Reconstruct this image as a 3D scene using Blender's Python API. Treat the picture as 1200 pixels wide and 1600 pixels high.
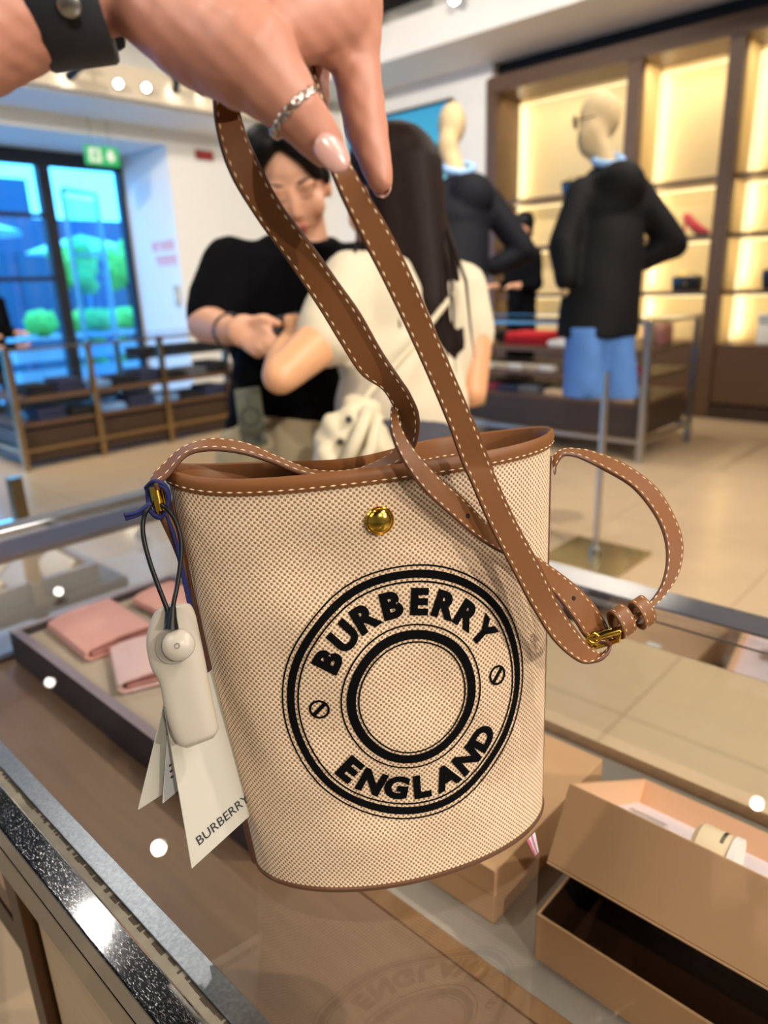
import bpy, bmesh, math, random
import numpy as np
from mathutils import Vector, Matrix
for _o in list(bpy.data.objects): bpy.data.objects.remove(_o)
random.seed(7)
SC = bpy.context.scene
COL = SC.collection

# ------------------------------------------------------------------ camera
F_PX = 1109.0                       # focal length in pixels of the 1200x1600 frame
EYE = Vector((0, 0, 1.32))
def _n(v): return v / np.linalg.norm(v)
_up = -_n(np.array([123., 3440., F_PX]))
_A = np.array([-1241., -313., F_PX]); _A = _n(_A - _up * _A.dot(_up))
_B = np.cross(_A, _up)
RW = np.array([_B, _A, _up])        # rows: world x, y, z written in camera axes (right, down, forward)
cam = bpy.data.cameras.new('camera'); camo = bpy.data.objects.new('camera', cam); COL.objects.link(camo)
cam.sensor_fit = 'VERTICAL'; cam.sensor_height = 24.0; cam.lens = F_PX / 1600 * 24
cam.clip_start = 0.01; cam.clip_end = 200
m = Matrix.Identity(4)
for i in range(3):
    m[i][0] = RW[i][0]; m[i][1] = -RW[i][1]; m[i][2] = -RW[i][2]; m[i][3] = EYE[i]
camo.matrix_world = m
cam.dof.use_dof = True; cam.dof.focus_distance = 0.365; cam.dof.aperture_fstop = 4.4
SC.camera = camo
def P(x, y, d):
    """point seen at photo pixel x, y at distance d along the optical axis"""
    v = RW @ (np.array([x - 600., y - 800., F_PX]) * (d / F_PX))
    return Vector(v) + EYE
CR = Vector(RW[:, 0]); CD = Vector(RW[:, 1]); CF = Vector(RW[:, 2])
HF = Vector((CF.x, CF.y, 0)).normalized(); HR = Vector((HF.y, -HF.x, 0)); Z = Vector((0, 0, 1))

# ------------------------------------------------------------------ sky and exposure
SC.view_settings.view_transform = 'Standard'; SC.view_settings.look = 'None'
SC.view_settings.gamma = 1.0; SC.view_settings.exposure = 0.12
SC.view_settings.use_curve_mapping = False
w = bpy.data.worlds.new('sky'); SC.world = w; w.use_nodes = True
nt = w.node_tree; bg = nt.nodes['Background']
bg.inputs[0].default_value = (0.13, 0.58, 0.95, 1); bg.inputs[1].default_value = 7.0

# ------------------------------------------------------------------ materials
def lin(c):
    if isinstance(c, str):
        c = c.lstrip('#'); c = [int(c[i:i+2], 16) / 255 for i in (0, 2, 4)]
        c = [x / 12.92 if x <= .04045 else ((x + .055) / 1.055) ** 2.4 for x in c]
    return (c[0], c[1], c[2], 1)
MATS = {}
def mat(name, col, rough=.5, metal=0., spec=.5, noise=None, bump=None, emit=None, coat=0., sss=0., stretch=None, sheen=0.):
    """noise=(scale, amount) varies the colour; bump=(scale, strength, distance); stretch = coordinate scale"""
    if name in MATS: return MATS[name]
    M = bpy.data.materials.new(name); M.use_nodes = True; t = M.node_tree; b = t.nodes['Principled BSDF']
    c = lin(col); b.inputs['Base Color'].default_value = c
    b.inputs['Roughness'].default_value = rough; b.inputs['Metallic'].default_value = metal
    b.inputs['Specular IOR Level'].default_value = spec
    b.inputs['Coat Weight'].default_value = coat
    b.inputs['Sheen Weight'].default_value = sheen
    if sss: b.inputs['Subsurface Weight'].default_value = sss; b.inputs['Subsurface Radius'].default_value = (.012, .005, .003); b.inputs['Subsurface Scale'].default_value = .3
    if emit: b.inputs['Emission Color'].default_value = lin(emit[0]); b.inputs['Emission Strength'].default_value = emit[1]
    src = None
    if noise or bump:
        tc = t.nodes.new('ShaderNodeTexCoord'); mp = t.nodes.new('ShaderNodeMapping')
        t.links.new(tc.outputs['Object'], mp.inputs[0])
        if stretch: mp.inputs['Scale'].default_value = stretch
        src = mp.outputs[0]
    if noise:
        n = t.nodes.new('ShaderNodeTexNoise'); n.inputs['Scale'].default_value = noise[0]; n.inputs['Detail'].default_value = 5
        t.links.new(src, n.inputs['Vector'])
        mx = t.nodes.new('ShaderNodeMix'); mx.data_type = 'RGBA'
        a = noise[1]
        mx.inputs[6].default_value = tuple(max(0, x * (1 - a)) for x in c[:3]) + (1,)
        mx.inputs[7].default_value = tuple(min(1, x * (1 + a)) for x in c[:3]) + (1,)
        t.links.new(n.outputs['Fac'], mx.inputs[0]); t.links.new(mx.outputs[2], b.inputs['Base Color'])
    if bump:
        n2 = t.nodes.new('ShaderNodeTexNoise'); n2.inputs['Scale'].default_value = bump[0]; n2.inputs['Detail'].default_value = 4
        t.links.new(src, n2.inputs['Vector'])
        bp = t.nodes.new('ShaderNodeBump'); bp.inputs['Strength'].default_value = bump[1]; bp.inputs['Distance'].default_value = bump[2] if len(bump) > 2 else .001
        t.links.new(n2.outputs['Fac'], bp.inputs['Height']); t.links.new(bp.outputs[0], b.inputs['Normal'])
    MATS[name] = M
    return M
def glass_mat(name, tint=(.93, .96, .95), refl=1.7, rough=0.0):
    M = bpy.data.materials.new(name); M.use_nodes = True; t = M.node_tree
    t.nodes.remove(t.nodes['Principled BSDF']); out = t.nodes['Material Output']
    tr = t.nodes.new('ShaderNodeBsdfTransparent'); tr.inputs[0].default_value = (*tint, 1)
    gl = t.nodes.new('ShaderNodeBsdfGlossy'); gl.inputs['Roughness'].default_value = rough
    fr = t.nodes.new('ShaderNodeFresnel'); fr.inputs[0].default_value = 1.5
    mu = t.nodes.new('ShaderNodeMath'); mu.operation = 'MULTIPLY'; mu.inputs[1].default_value = refl; mu.use_clamp = True
    ge = t.nodes.new('ShaderNodeNewGeometry'); iv = t.nodes.new('ShaderNodeMath'); iv.operation = 'SUBTRACT'; iv.inputs[0].default_value = 1.0; t.links.new(ge.outputs['Backfacing'], iv.inputs[1])
    m2 = t.nodes.new('ShaderNodeMath'); m2.operation = 'MULTIPLY'; t.links.new(mu.outputs[0], m2.inputs[0]); t.links.new(iv.outputs[0], m2.inputs[1])
    mx = t.nodes.new('ShaderNodeMixShader')
    t.links.new(fr.outputs[0], mu.inputs[0]); t.links.new(m2.outputs[0], mx.inputs[0])
    t.links.new(tr.outputs[0], mx.inputs[1]); t.links.new(gl.outputs[0], mx.inputs[2]); t.links.new(mx.outputs[0], out.inputs[0])
    return M
def emit_mat(name, col, s):
    M = bpy.data.materials.new(name); M.use_nodes = True; t = M.node_tree
    t.nodes.remove(t.nodes['Principled BSDF']); e = t.nodes.new('ShaderNodeEmission')
    e.inputs[0].default_value = lin(col); e.inputs[1].default_value = s
    t.links.new(e.outputs[0], t.nodes['Material Output'].inputs[0]); return M

# ------------------------------------------------------------------ mesh helpers
class MB:
    def __init__(s): s.v = []; s.f = []; s.uv = {}
    def add(s, vs, fs):
        k = len(s.v); s.v += [tuple(v) for v in vs]; s.f += [tuple(i + k for i in f) for f in fs]; return s
    def box(s, x0, x1, y0, y1, z0, z1):
        return s.add([(x0,y0,z0),(x1,y0,z0),(x1,y1,z0),(x0,y1,z0),(x0,y0,z1),(x1,y0,z1),(x1,y1,z1),(x0,y1,z1)],
                     [(0,3,2,1),(4,5,6,7),(0,1,5,4),(1,2,6,5),(2,3,7,6),(3,0,4,7)])
    def obox(s, c, ax, ay, az, hx, hy, hz):
        """box about c with unit axes and half sizes"""
        vs = [c + ax*(hx*i) + ay*(hy*j) + az*(hz*k) for k in (-1,1) for j in (-1,1) for i in (-1,1)]
        return s.add(vs, [(0,2,3,1),(4,5,7,6),(0,1,5,4),(1,3,7,5),(3,2,6,7),(2,0,4,6)])
    def tube(s, pts, r, n=10, closed=False, cap=True):
        pts = [Vector(p) for p in pts]; N = len(pts); rr = r if isinstance(r, (list, tuple)) else [r]*N
        rings = []; prev = None
        for i, p in enumerate(pts):
            a = pts[(i-1) % N] if (closed or i) else p; b = pts[(i+1) % N] if (closed or i < N-1) else p
            t = (b - a).normalized()
            if prev is None:
                q = Vector((0,0,1)) if abs(t.z) < .9 else Vector((1,0,0)); u = t.cross(q).normalized()
            else:
                u = (prev - t * prev.dot(t)).normalized()
            prev = u; v = t.cross(u)
            rings.append([p + (u*math.cos(2*math.pi*k/n) + v*math.sin(2*math.pi*k/n))*rr[i] for k in range(n)])
        return s.loft(rings, closed_ring=True, closed=closed, cap=cap and not closed)
    def loft(s, rings, closed_ring=True, closed=False, cap=True):
        n = len(rings[0]); N = len(rings); fs = []
        vs = [p for r in rings for p in r]
        for i in range(N if closed else N-1):
            j = (i+1) % N
            for k in range(n if closed_ring else n-1):
                l = (k+1) % n
                fs.append((i*n+k, i*n+l, j*n+l, j*n+k))
        if cap and not closed and closed_ring:
            fs.append(tuple(reversed(range(n)))); fs.append(tuple((N-1)*n + k for k in range(n)))
        return s.add(vs, fs)
    def lathe(s, prof, c=(0,0,0), ax=Vector((1,0,0)), ay=Vector((0,1,0)), az=Vector((0,0,1)), n=24, cap=True):
        c = Vector(c)
        return s.loft([[c + ax*(r*math.cos(2*math.pi*k/n)) + ay*(r*math.sin(2*math.pi*k/n)) + az*z for k in range(n)] for r, z in prof], cap=cap)
    def ell(s, c, rx, ry, rz, ax=Vector((1,0,0)), ay=Vector((0,1,0)), az=Vector((0,0,1)), n=16, m=9):
        c = Vector(c); vs = [c - az*rz]; fs = []
        for i in range(1, m):
            th = -math.pi/2 + math.pi*i/m
            for k in range(n):
                a = 2*math.pi*k/n
                vs.append(c + ax*(rx*math.cos(th)*math.cos(a)) + ay*(ry*math.cos(th)*math.sin(a)) + az*(rz*math.sin(th)))
        vs.append(c + az*rz); L = len(vs)-1
        for k in range(n): fs.append((0, 1+(k+1) % n, 1+k))
        for i in range(m-2):
            for k in range(n):
                a = 1+i*n; b = a+n; l = (k+1) % n
                fs.append((a+k, a+l, b+l, b+k))
        a = 1+(m-2)*n
        for k in range(n): fs.append((a+k, a+(k+1) % n, L))
        return s.add(vs, fs)
    def cap(s, p0, r0, p1, r1, n=14):
        """tapered capsule"""
        p0 = Vector(p0); p1 = Vector(p1); t = (p1-p0)
        if t.length < 1e-6: t = Vector((0,0,1))
        t.normalize(); q = Vector((0,0,1)) if abs(t.z) < .9 else Vector((1,0,0)); u = t.cross(q).normalized(); v = t.cross(u)
        pr = [(p0, r0, a) for a in (-1.45,-1.05,-.55,0)] + [(p1, r1, a) for a in (0,.55,1.05,1.45)]
        return s.loft([[p + t*(r*math.sin(a)) + (u*math.cos(2*math.pi*k/n)+v*math.sin(2*math.pi*k/n))*(r*math.cos(a)) for k in range(n)] for p, r, a in pr])
    def build(s, name, m, parent=None, smooth=False, bevel=0, seg=2):
        me = bpy.data.meshes.new(name); me.from_pydata(s.v, [], s.f); me.update()
        bm = bmesh.new(); bm.from_mesh(me)
        bmesh.ops.recalc_face_normals(bm, faces=bm.faces)
        if bevel: bmesh.ops.bevel(bm, geom=bm.edges, offset=bevel, segments=seg, affect='EDGES', profile=.5)
        bm.to_mesh(me); bm.free()
        if smooth:
            me.polygons.foreach_set('use_smooth', [True]*len(me.polygons))
            if smooth == 'auto': me.set_sharp_from_angle(angle=math.radians(38))
        if m: me.materials.append(m)
        return link(name, me, parent)
def link(name, me, parent=None):
    o = bpy.data.objects.new(name, me); COL.objects.link(o)
    if parent is not None:
        o.parent = parent
        if parent.type == 'EMPTY' or True: o.matrix_parent_inverse = pinv(parent)
    return o
def pinv(p):
    mw = Matrix.LocRotScale(p.location, p.rotation_euler, p.scale)
    if p.parent: mw = Matrix.LocRotScale(p.parent.location, p.parent.rotation_euler, p.parent.scale) @ p.matrix_parent_inverse @ mw
    return mw.inverted()
def tag(o, label, cat, group=None, kind=None):
    o['label'] = label; o['category'] = cat
    if group: o['group'] = group
    if kind: o['kind'] = kind
    return o
def thing(name, label, cat, loc=(0,0,0), group=None):
    o = bpy.data.objects.new(name, None); COL.objects.link(o); o.location = loc; o.empty_display_size = .05
    return tag(o, label, cat, group)
def struct(o): o['kind'] = 'structure'; return o
def stuff(o): o['kind'] = 'stuff'; return o
def dup(root, delta, label=None, rot=0):
    r = root.copy(); COL.objects.link(r); r.location = root.location + Vector(delta); r.rotation_euler.z += rot
    if label: r['label'] = label
    for ch in list(root.children):
        c = ch.copy(); COL.objects.link(c); c.parent = r
        for g in list(ch.children):
            d = g.copy(); COL.objects.link(d); d.parent = c
    return r
def blob(name, mb, voxel, m, parent=None, smooth=6, noise=None, dec=None):
    """fuse overlapping volumes into one continuous skin"""
    me = bpy.data.meshes.new(name); me.from_pydata(mb.v, [], mb.f); me.update()
    bm = bmesh.new(); bm.from_mesh(me); bmesh.ops.recalc_face_normals(bm, faces=bm.faces); bm.to_mesh(me); bm.free()
    o = bpy.data.objects.new(name, me); COL.objects.link(o)
    r = o.modifiers.new('r', 'REMESH'); r.mode = 'VOXEL'; r.voxel_size = voxel
    if smooth:
        s = o.modifiers.new('s', 'SMOOTH'); s.iterations = smooth; s.factor = .5
    dg = bpy.context.evaluated_depsgraph_get(); dg.update()
    me2 = bpy.data.meshes.new_from_object(o.evaluated_get(dg)); bpy.data.objects.remove(o)
    me2.name = name
    if noise:
        amp, fr = noise
        co = np.empty(len(me2.vertices)*3); me2.vertices.foreach_get('co', co); co = co.reshape(-1,3)
        no = np.empty(len(me2.vertices)*3); me2.vertices.foreach_get('normal', no); no = no.reshape(-1,3)
        k = np.sin(co @ np.array([1.,.4,.25])*fr) * np.sin(co @ np.array([-.3,1.1,.5])*fr*1.3+1) + .6*np.sin(co @ np.array([.5,-.7,.8])*fr*1.9+2)
        me2.vertices.foreach_set('co', (co + no*(k*amp)[:,None]).ravel())
    me2.materials.clear(); me2.materials.append(m)
    me2.polygons.foreach_set('use_smooth', [True]*len(me2.polygons))
    return link(name, me2, parent)
def catmull(pts, per=8):
    """smooth path through the stations (rows of numbers)"""
    p = np.array(pts, float); p = np.vstack([2*p[0]-p[1], p, 2*p[-1]-p[-2]]); out = []
    for i in range(1, len(p)-2):
        for k in range(per):
            t = k/per; a, b, c, d = p[i-1], p[i], p[i+1], p[i+2]
            out.append(.5*((2*b) + (c-a)*t + (2*a-5*b+4*c-d)*t*t + (-a+3*b-3*c+d)*t**3))
    out.append(p[-2]); return np.array(out)
def spot(name, loc, to, watt, size=60, col=(1,.86,.7), rad=.03, blend=.5):
    l = bpy.data.lights.new(name, 'SPOT'); l.energy = watt; l.spot_size = math.radians(size); l.spot_blend = blend; l.color = col; l.shadow_soft_size = rad
    o = bpy.data.objects.new(name, l); COL.objects.link(o); o.location = loc
    o.rotation_euler = (Vector(to)-Vector(loc)).to_track_quat('-Z','Y').to_euler(); return o

# ------------------------------------------------------------------ lamps (the shop's ceiling spots and added fill lights)
WARM = (1, .90, .78)
spot('ceiling_and_fill_lamp', (-1.2, -3.4, 3.4), (.25, .2, 1.15), 300, 62, WARM)
spot('ceiling_and_fill_lamp', (.5, -4.1, 2.6), (.3, .2, 1.2), 330, 62, WARM)  # low frontal fill added for the strap, well below the ceiling
spot('ceiling_and_fill_lamp', (1.02, 3.18, 3.85), (1.1, 1.2, 1.2), 110, 75, WARM)
spot('ceiling_and_fill_lamp', (1.52, 3.4, 3.85), (.6, .5, 1.0), 70, 60, WARM)
spot('ceiling_and_fill_lamp', (4.2, .86, 3.85), (2.8, .9, 0), 620, 95, WARM)
spot('ceiling_and_fill_lamp', (1.9, 5.82, 3.85), (3.2, 5.0, 0), 130, 95, WARM)
spot('ceiling_and_fill_lamp', (1.6, -1.3, 3.85), (2.6, 1.2, .6), 300, 90, WARM)
spot('ceiling_and_fill_lamp', (4.6, 3.6, 3.85), (5.4, 3.2, .5), 170, 90, WARM)
spot('ceiling_and_fill_lamp', (-.5, 1.0, 3.85), (.9, 1.2, 1.0), 80, 80, WARM)
for _x, _y, _tx, _ty, _w in ((2.2, 1.2, 5.6, 7.6, 560), (2.5, 4.2, 7.0, 6.2, 340), (5.0, 2.4, 7.0, 3.4, 110), (0.2, 4.6, 2.8, 7.9, 520), (3.4, 2.6, 3.1, 1.5, 80), (-2.0, 2.5, .5, 5.0, 130)):  # further spots added to brighten the walls and background
    spot('ceiling_and_fill_lamp', (_x, _y, 3.85), (_tx, _ty, 1.6), _w, 100, WARM, .1, .8)
_l = bpy.data.lights.new('added_fill_panel', 'AREA'); _l.size = 1.4; _l.energy = 48; _l.color = (1, .93, .86)  # soft area fill added behind the camera, aimed at the bag
_o = bpy.data.objects.new('added_fill_panel', _l); COL.objects.link(_o); _o.location = (.9, -2.0, 3.3); _o.rotation_euler = (Vector((.2,.25,1.2))-Vector((.9,-2.0,3.3))).to_track_quat('-Z','Y').to_euler()
_l = bpy.data.lights.new('added_fill_panel', 'AREA'); _l.size = 1.2; _l.energy = 30; _l.color = (1, .93, .86)  # second added area fill, from the left
_o = bpy.data.objects.new('added_fill_panel', _l); COL.objects.link(_o); _o.location = (-2.0, .9, 3.2); _o.rotation_euler = (Vector((.2,.25,1.2))-Vector((-2.0,.9,3.2))).to_track_quat('-Z','Y').to_euler()
# ================================================================== the setting
WHITE = mat('white_paint', '#E9E6E0', .6, noise=(3, .02))
BLACKC = mat('black_ceiling', '#0B0C10', .8)
TILE = mat('beige_stone_tile', '#C8AE8C', .24, spec=.5, noise=(5, .07), bump=(9, .03, .002))
GROUT = mat('tile_joint', '#8C7C64', .8)
CHROME = mat('polished_chrome', '#D9DADC', .06, 1.0)
STEEL = mat('brushed_steel', '#B9B6B0', .28, 1.0)
BRONZE = mat('bronze_metal', '#6B5440', .3, 1.0)
WALNUT = mat('walnut_wood', '#5B432F', .45, noise=(6, .25), stretch=(1, 1, 14), bump=(8, .08, .001))
WALNUTH = mat('walnut_wood_lengthways', '#5B432F', .45, noise=(6, .25), stretch=(14, 1, 14), bump=(8, .08, .001))
DARKW = mat('dark_wood', '#3A2A1E', .4, noise=(5, .2), stretch=(2, 2, 14))
GLASS = glass_mat('clear_glass', (.955,.965,.96), 1.5)
WGLASS = glass_mat('window_glass', (.66, .84, 1.0), 1.0)

fl = struct(MB().box(-4, 8.6, -4.5, 9.2, -.1, -.004).build('floor', GROUT))
T = .9; tm = None
for i in range(0, 8):
    for j in range(-3, 9):
        x0 = 1.9 - 2*T + i*T; y0 = .794 - T + j*T
        if x0 > 7.2 or y0 > 8.4 or x0 + T < .0: continue
        if tm is None:
            o = MB().box(.002, T-.002, .002, T-.002, -.01, 0).build('floor_tile', TILE, fl); tm = o.data
        else:
            o = link('floor_tile', tm, fl)
        o.location = (x0, y0, 0)
struct(MB().box(-4, 8.6, -4.5, 9.2, 4.25, 4.35).build('ceiling', BLACKC))
# wall at the right, behind the display cabinet and the screen
struct(MB().box(7.62, 7.75, -4.5, 4.86, 0, 4.25).build('wall_right', WHITE))
struct(MB().box(7.0, 7.75, 4.86, 9.2, 0, 4.25).build('wall_far_right', WHITE))
struct(MB().box(-4.1, -4, -4.5, 9.2, 0, 4.25).build('wall_near_left', WHITE))
struct(MB().box(-4, 8.6, -4.6, -4.5, 0, 4.25).build('wall_behind', WHITE))
# window wall, deep opening from x = -3.4 to 5.0
wl = MB().box(5.0, 7.0, 8.0, 9.2, 0, 4.25).box(-4, 5.0, 8.0, 9.2, 2.93, 4.25).box(-4, -3.4, 8.0, 9.2, 0, 2.93)
wlo = struct(wl.build('wall_left', WHITE))
# dropped white soffits below the black ceiling
CREAM = mat('cream_soffit', '#CDBFA8', .7)
so = struct(MB().box(-4, 7.0, 7.12, 8.0, 3.08, 3.34).build('trim_1', WHITE))
struct(MB().box(-4, 6.3, 7.02, 7.12, 3.1, 3.38).build('trim_4', CREAM))
struct(MB().box(6.12, 7.62, -4.5, 7.1, 3.46, 3.78).build('trim_2', WHITE))
# ceiling beams
for k, y in enumerate((1.5, 3.4, 5.4)):
    struct(MB().box(-4, 6.1, y-.06, y+.06, 4.05, 4.25).build('trim_%d' % (5+k), mat('beam_dark', '#1A1C22', .5)))
for k, x in enumerate((2.6, 4.6)):
    struct(MB().box(x-.04, x+.04, -4.5, 7.0, 4.1, 4.25).build('trim_%d' % (8+k), mat('beam_grey', '#3A3D44', .4)))

# ---- shop window (glazed entrance) at the outer end of the deep opening
FRAME = mat('dark_window_frame', '#26282C', .45, .3)
SLIM = mat('slim_door_frame', '#8E9096', .35, .6)
YW = 9.08
wi = MB()
for x in (-3.34, -1.2, 1.0): wi.box(x-.05, x+.05, YW, YW+.08, .1, 2.76)
wo = struct(wi.box(-3.39, 4.99, YW, YW+.08, 2.76, 2.925).box(-3.39, 4.99, YW, YW+.08, .001, .1).build('window_1', FRAME))
MB().box(3.93, 4.07, YW-.02, YW+.1, .1, 2.76).build('mullion', FRAME, wo)
MB().box(4.93, 4.99, YW-.02, YW+.1, .1, 2.90).build('mullion', FRAME, wo)
for z in (2.22, 1.51, .50): MB().box(1.05, 3.93, YW, YW+.06, z-.025, z+.025).build('transom', FRAME, wo)
for a, b, c, d in ((-3.29, .95, .1, 2.76), (1.05, 3.93, 2.245, 2.76), (1.05, 3.93, 1.535, 2.195), (1.05, 3.93, .525, 1.485), (1.05, 3.93, .1, .475), (4.07, 4.93, .1, 2.76)):
    MB().box(a, b, YW+.03, YW+.036, c, d).build('pane', WGLASS, wo)
# open glass door leaf standing just outside
dA = Vector((4.34, 9.4, 0)); dB = Vector((4.92, 9.7, 0)); dd = (dB-dA).normalized(); dn = Vector((dd.y, -dd.x, 0)); L = (dB-dA).length
dr = struct(MB().obox(dA+Z*1.27, dd, dn, Z, .02, .02, 1.27).build('door_1', SLIM))
MB().obox(dB+Z*1.27, dd, dn, Z, .02, .02, 1.27).build('stile', SLIM, dr)
MB().obox(dA+dd*(L/2)+Z*2.56, dd, dn, Z, L/2, .02, .025).build('rail', SLIM, dr)
MB().obox(dA+dd*(L/2)+Z*1.80, dd, dn, Z, L/2, .02, .015).build('rail', SLIM, dr)
MB().obox(dA+dd*(L/2)+Z*.05, dd, dn, Z, L/2, .02, .05).build('rail', SLIM, dr)
MB().obox(dA+dd*(L/2)+Z*1.27, dd, dn, Z, L/2, .003, 1.2).build('pane', WGLASS, dr)

# ---- outside the window
struct(MB().box(-12, 18, 9.2, 40, -.12, -.02).build('pavement', mat('paving', '#8F97A6', .7, noise=(2, .1))))
LEAF = mat('hedge_leaves', '#7CC04A', .6, noise=(30, .5))
LEAF2 = mat('tree_leaves', '#8CCB55', .6, noise=(20, .5))
def leafball(name, spec, m, parent=None, vox=.07):
    b = MB()
    for c, r in spec: b.ell(c, *r, n=12, m=8)
    return blob(name, b, vox, m, parent, 1, noise=(.035, 24))
tag(leafball('round_shrub', [((4.86,12,.90),(.27,.27,.21)), ((4.86,12,.80),(.22,.22,.1))], LEAF), 'round clipped green shrub outside the shop window, left of the hedge', 'shrub')
hs = [((5.5+.22*i, 12.1, .89+.02*math.sin(i*2.1)), (.19,.22,.18)) for i in range(10)]
tag(leafball('hedge', hs, LEAF), 'clipped green hedge outside the glass door, right of the round shrub', 'hedge')
tag(MB().box(4.3, 8.4, 11.7, 12.5, -.03, .66).box(4.26, 8.44, 11.66, 12.54, .60, .69).build('planter_box', mat('pale_planter', '#B7A9AE', .8)), 'low pale planter wall under the clipped shrubs outside the window', 'planter')
TRUNK = mat('bark', '#4B3A2C', .9, noise=(20, .3))
for nm, cx, lab in (('a', 6.0, 'bushy light green tree outside the glass door, left of its twin'), ('b', 7.0, 'bushy light green tree outside the glass door, beside the right frame')):
    t = thing('street_tree', lab, 'tree', (cx, 13, -.02))
    MB().tube([(cx,13,-.05),(cx,13,1.6)], .06).build('trunk', TRUNK, t)
    leafball('foliage', [((cx+.24*math.cos(k*2.4), 13+.2*math.sin(k*2.3), 1.45+.06*k), (.17,.17,.15)) for k in range(12)], LEAF2, t)
BLD = mat('blue_grey_facade', '#3D4A66', .7, noise=(.6, .1))  # even dark blue-grey facade colour
b = tag(MB().box(-6, 10.0, 24, 30, -.1, 4.7).box(10.0, 16, 24, 30, -.1, 3.6).build('low_building', BLD), 'low blue-grey building across the street outside the window', 'building')
WB = mat('facade_window', '#1F3550', .25)
for i in range(9):
    MB().box(1.2+1.35*i, 2.2+1.35*i, 23.93, 24.02, .4, 2.6).build('window_pane', WB, b)
t = thing('parasol', 'pale cafe parasol outside the left window pane', 'parasol', (4.2, 15.5, 0))
MB().lathe([(2.0,2.45),(1.0,2.75),(.03,3.05)], (4.2,15.5,0), n=8, cap=False).build('canopy', mat('parasol_cloth', '#CFE3EE', .8), t)
MB().tube([(4.2,15.5,-.02),(4.2,15.5,3.1)], .03).build('pole', SLIM, t)
t = thing('parasol', 'white cafe parasol seen through the glass door', 'parasol', (9.3, 19.5, 0))
MB().lathe([(1.5,2.35),(.8,2.6),(.03,2.8)], (9.3,19.5,0), n=8, cap=False).build('canopy', MATS['parasol_cloth'], t)
MB().tube([(9.3,19.5,-.02),(9.3,19.5,2.85)], .03).build('pole', SLIM, t)

# ---- signs
SGN = mat('exit_green', '#1FA05A', .4, emit=('#2BB56A', .35)); SGW = mat('sign_white', '#E8F4EC', .5)
es = thing('exit_sign', 'green exit sign with white pictograms hanging above the glass door', 'sign', (4.14, 7.9, 2.72))
ex, ey, ez = 4.15, 7.9, 2.72
MB().box(ex-.19, ex+.19, ey, ey+.03, ez-.095, ez+.095).build('sign_panel', SGN, es, bevel=.006)
rp = MB()
rp.box(ex-.15, ex-.02, ey-.004, ey, ez-.07, ez+.07)
rp.build('door_pictogram', SGW, es)
q = MB(); q.ell((ex-.075, ey-.006, ez+.045), .014, .004, .014)
for a, c2 in (((-.08,.03),(-.09,-.01)),((-.09,-.01),(-.06,-.05)),((-.09,-.01),(-.12,-.05)),((-.08,.02),(-.05,0)),((-.08,.02),(-.12,.01))):
    q.tube([(ex+a[0], ey-.006, ez+a[1]), (ex+c2[0], ey-.006, ez+c2[1])], .008, 6)
q.build('running_figure', SGN, es)
q = MB().add([(ex+.09+dx, ey-.004, ez+dz) for dx, dz in ((0,-.065),(.07,.0),(.035,.0),(.035,.06),(-.035,.06),(-.035,0),(-.07,0))], [(0,1,2,3,4,5,6)])
q.build('arrow', SGW, es)
for _s in (-.1, .1): MB().tube([(ex+_s,ey+.015,ez+.09),(ex+_s,ey+.015,3.09)], .004, 6).build('hanger', SLIM, es)
rs = thing('alarm_plate', 'small dark red plate on the white wall near the ceiling', 'sign', (5.5, 8.0, 2.86))
MB().box(5.38, 5.62, 7.965, 7.999, 2.81, 2.91).build('plate', mat('dark_red', '#8E2A28', .5), rs, bevel=.004)
MB().box(5.41, 5.59, 7.961, 7.966, 2.835, 2.885).build('face', mat('darker_red', '#A33532', .5), rs)
# red lettering on the white pillar: two rows of three characters
RED = mat('red_vinyl', '#E2556A', .5)
def glyph(b, cy, cz, s, pat, x):
    for x0, z0, x1, z1 in pat:
        a = Vector((x, cy-s*1.3*x0, cz+s*z0)); c2 = Vector((x, cy-s*1.3*x1, cz+s*z1)); d = (c2-a); l = d.length; d.normalize()
        b.obox((a+c2)/2, d, Vector((1,0,0)), d.cross(Vector((1,0,0))), l/2+s*.05, .0015, s*.055)
G1 = [(-.45,.3,.45,.3),(-.3,0,.3,0),(-.45,-.4,.45,-.4),(0,.45,0,-.4),(-.35,.2,-.35,-.2)]
G2 = [(-.4,.4,.4,.4),(-.4,-.4,.4,-.4),(-.4,.4,-.4,-.4),(.4,.4,.4,-.4),(-.2,.05,.2,.05),(0,.3,0,-.3)]
G3 = [(-.45,.2,-.1,.2),(-.28,.45,-.28,-.45),(0,.35,.45,.35),(.05,0,.45,0),(.25,.35,.25,-.45),(0,-.3,.45,-.4)]
wsn = thing('wall_lettering', 'two rows of red characters on the white window reveal', 'lettering', (5.0, 8.3, 1.75))
for r, (zz, ps) in enumerate(((1.85, (G1, G3, G2)), (1.68, (G3, G2, G1)))):
    for k, p in enumerate(ps):
        b = MB(); glyph(b, 8.50-.17*k-.05*r, zz, .115, p, 4.997); b.build('character', RED, wsn)
st = thing('fire_switch', 'narrow tan vertical switch plate low on the window reveal', 'switch', (4.99, 8.12, 1.24))
MB().box(4.975, 4.999, 8.06, 8.17, 1.14, 1.38).build('plate', mat('tan_plate', '#B8A88C', .5), st, bevel=.004)
MB().box(4.968, 4.976, 8.09, 8.14, 1.2, 1.32).build('rocker', mat('pale_plate', '#D8CDB8', .5), st)

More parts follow.
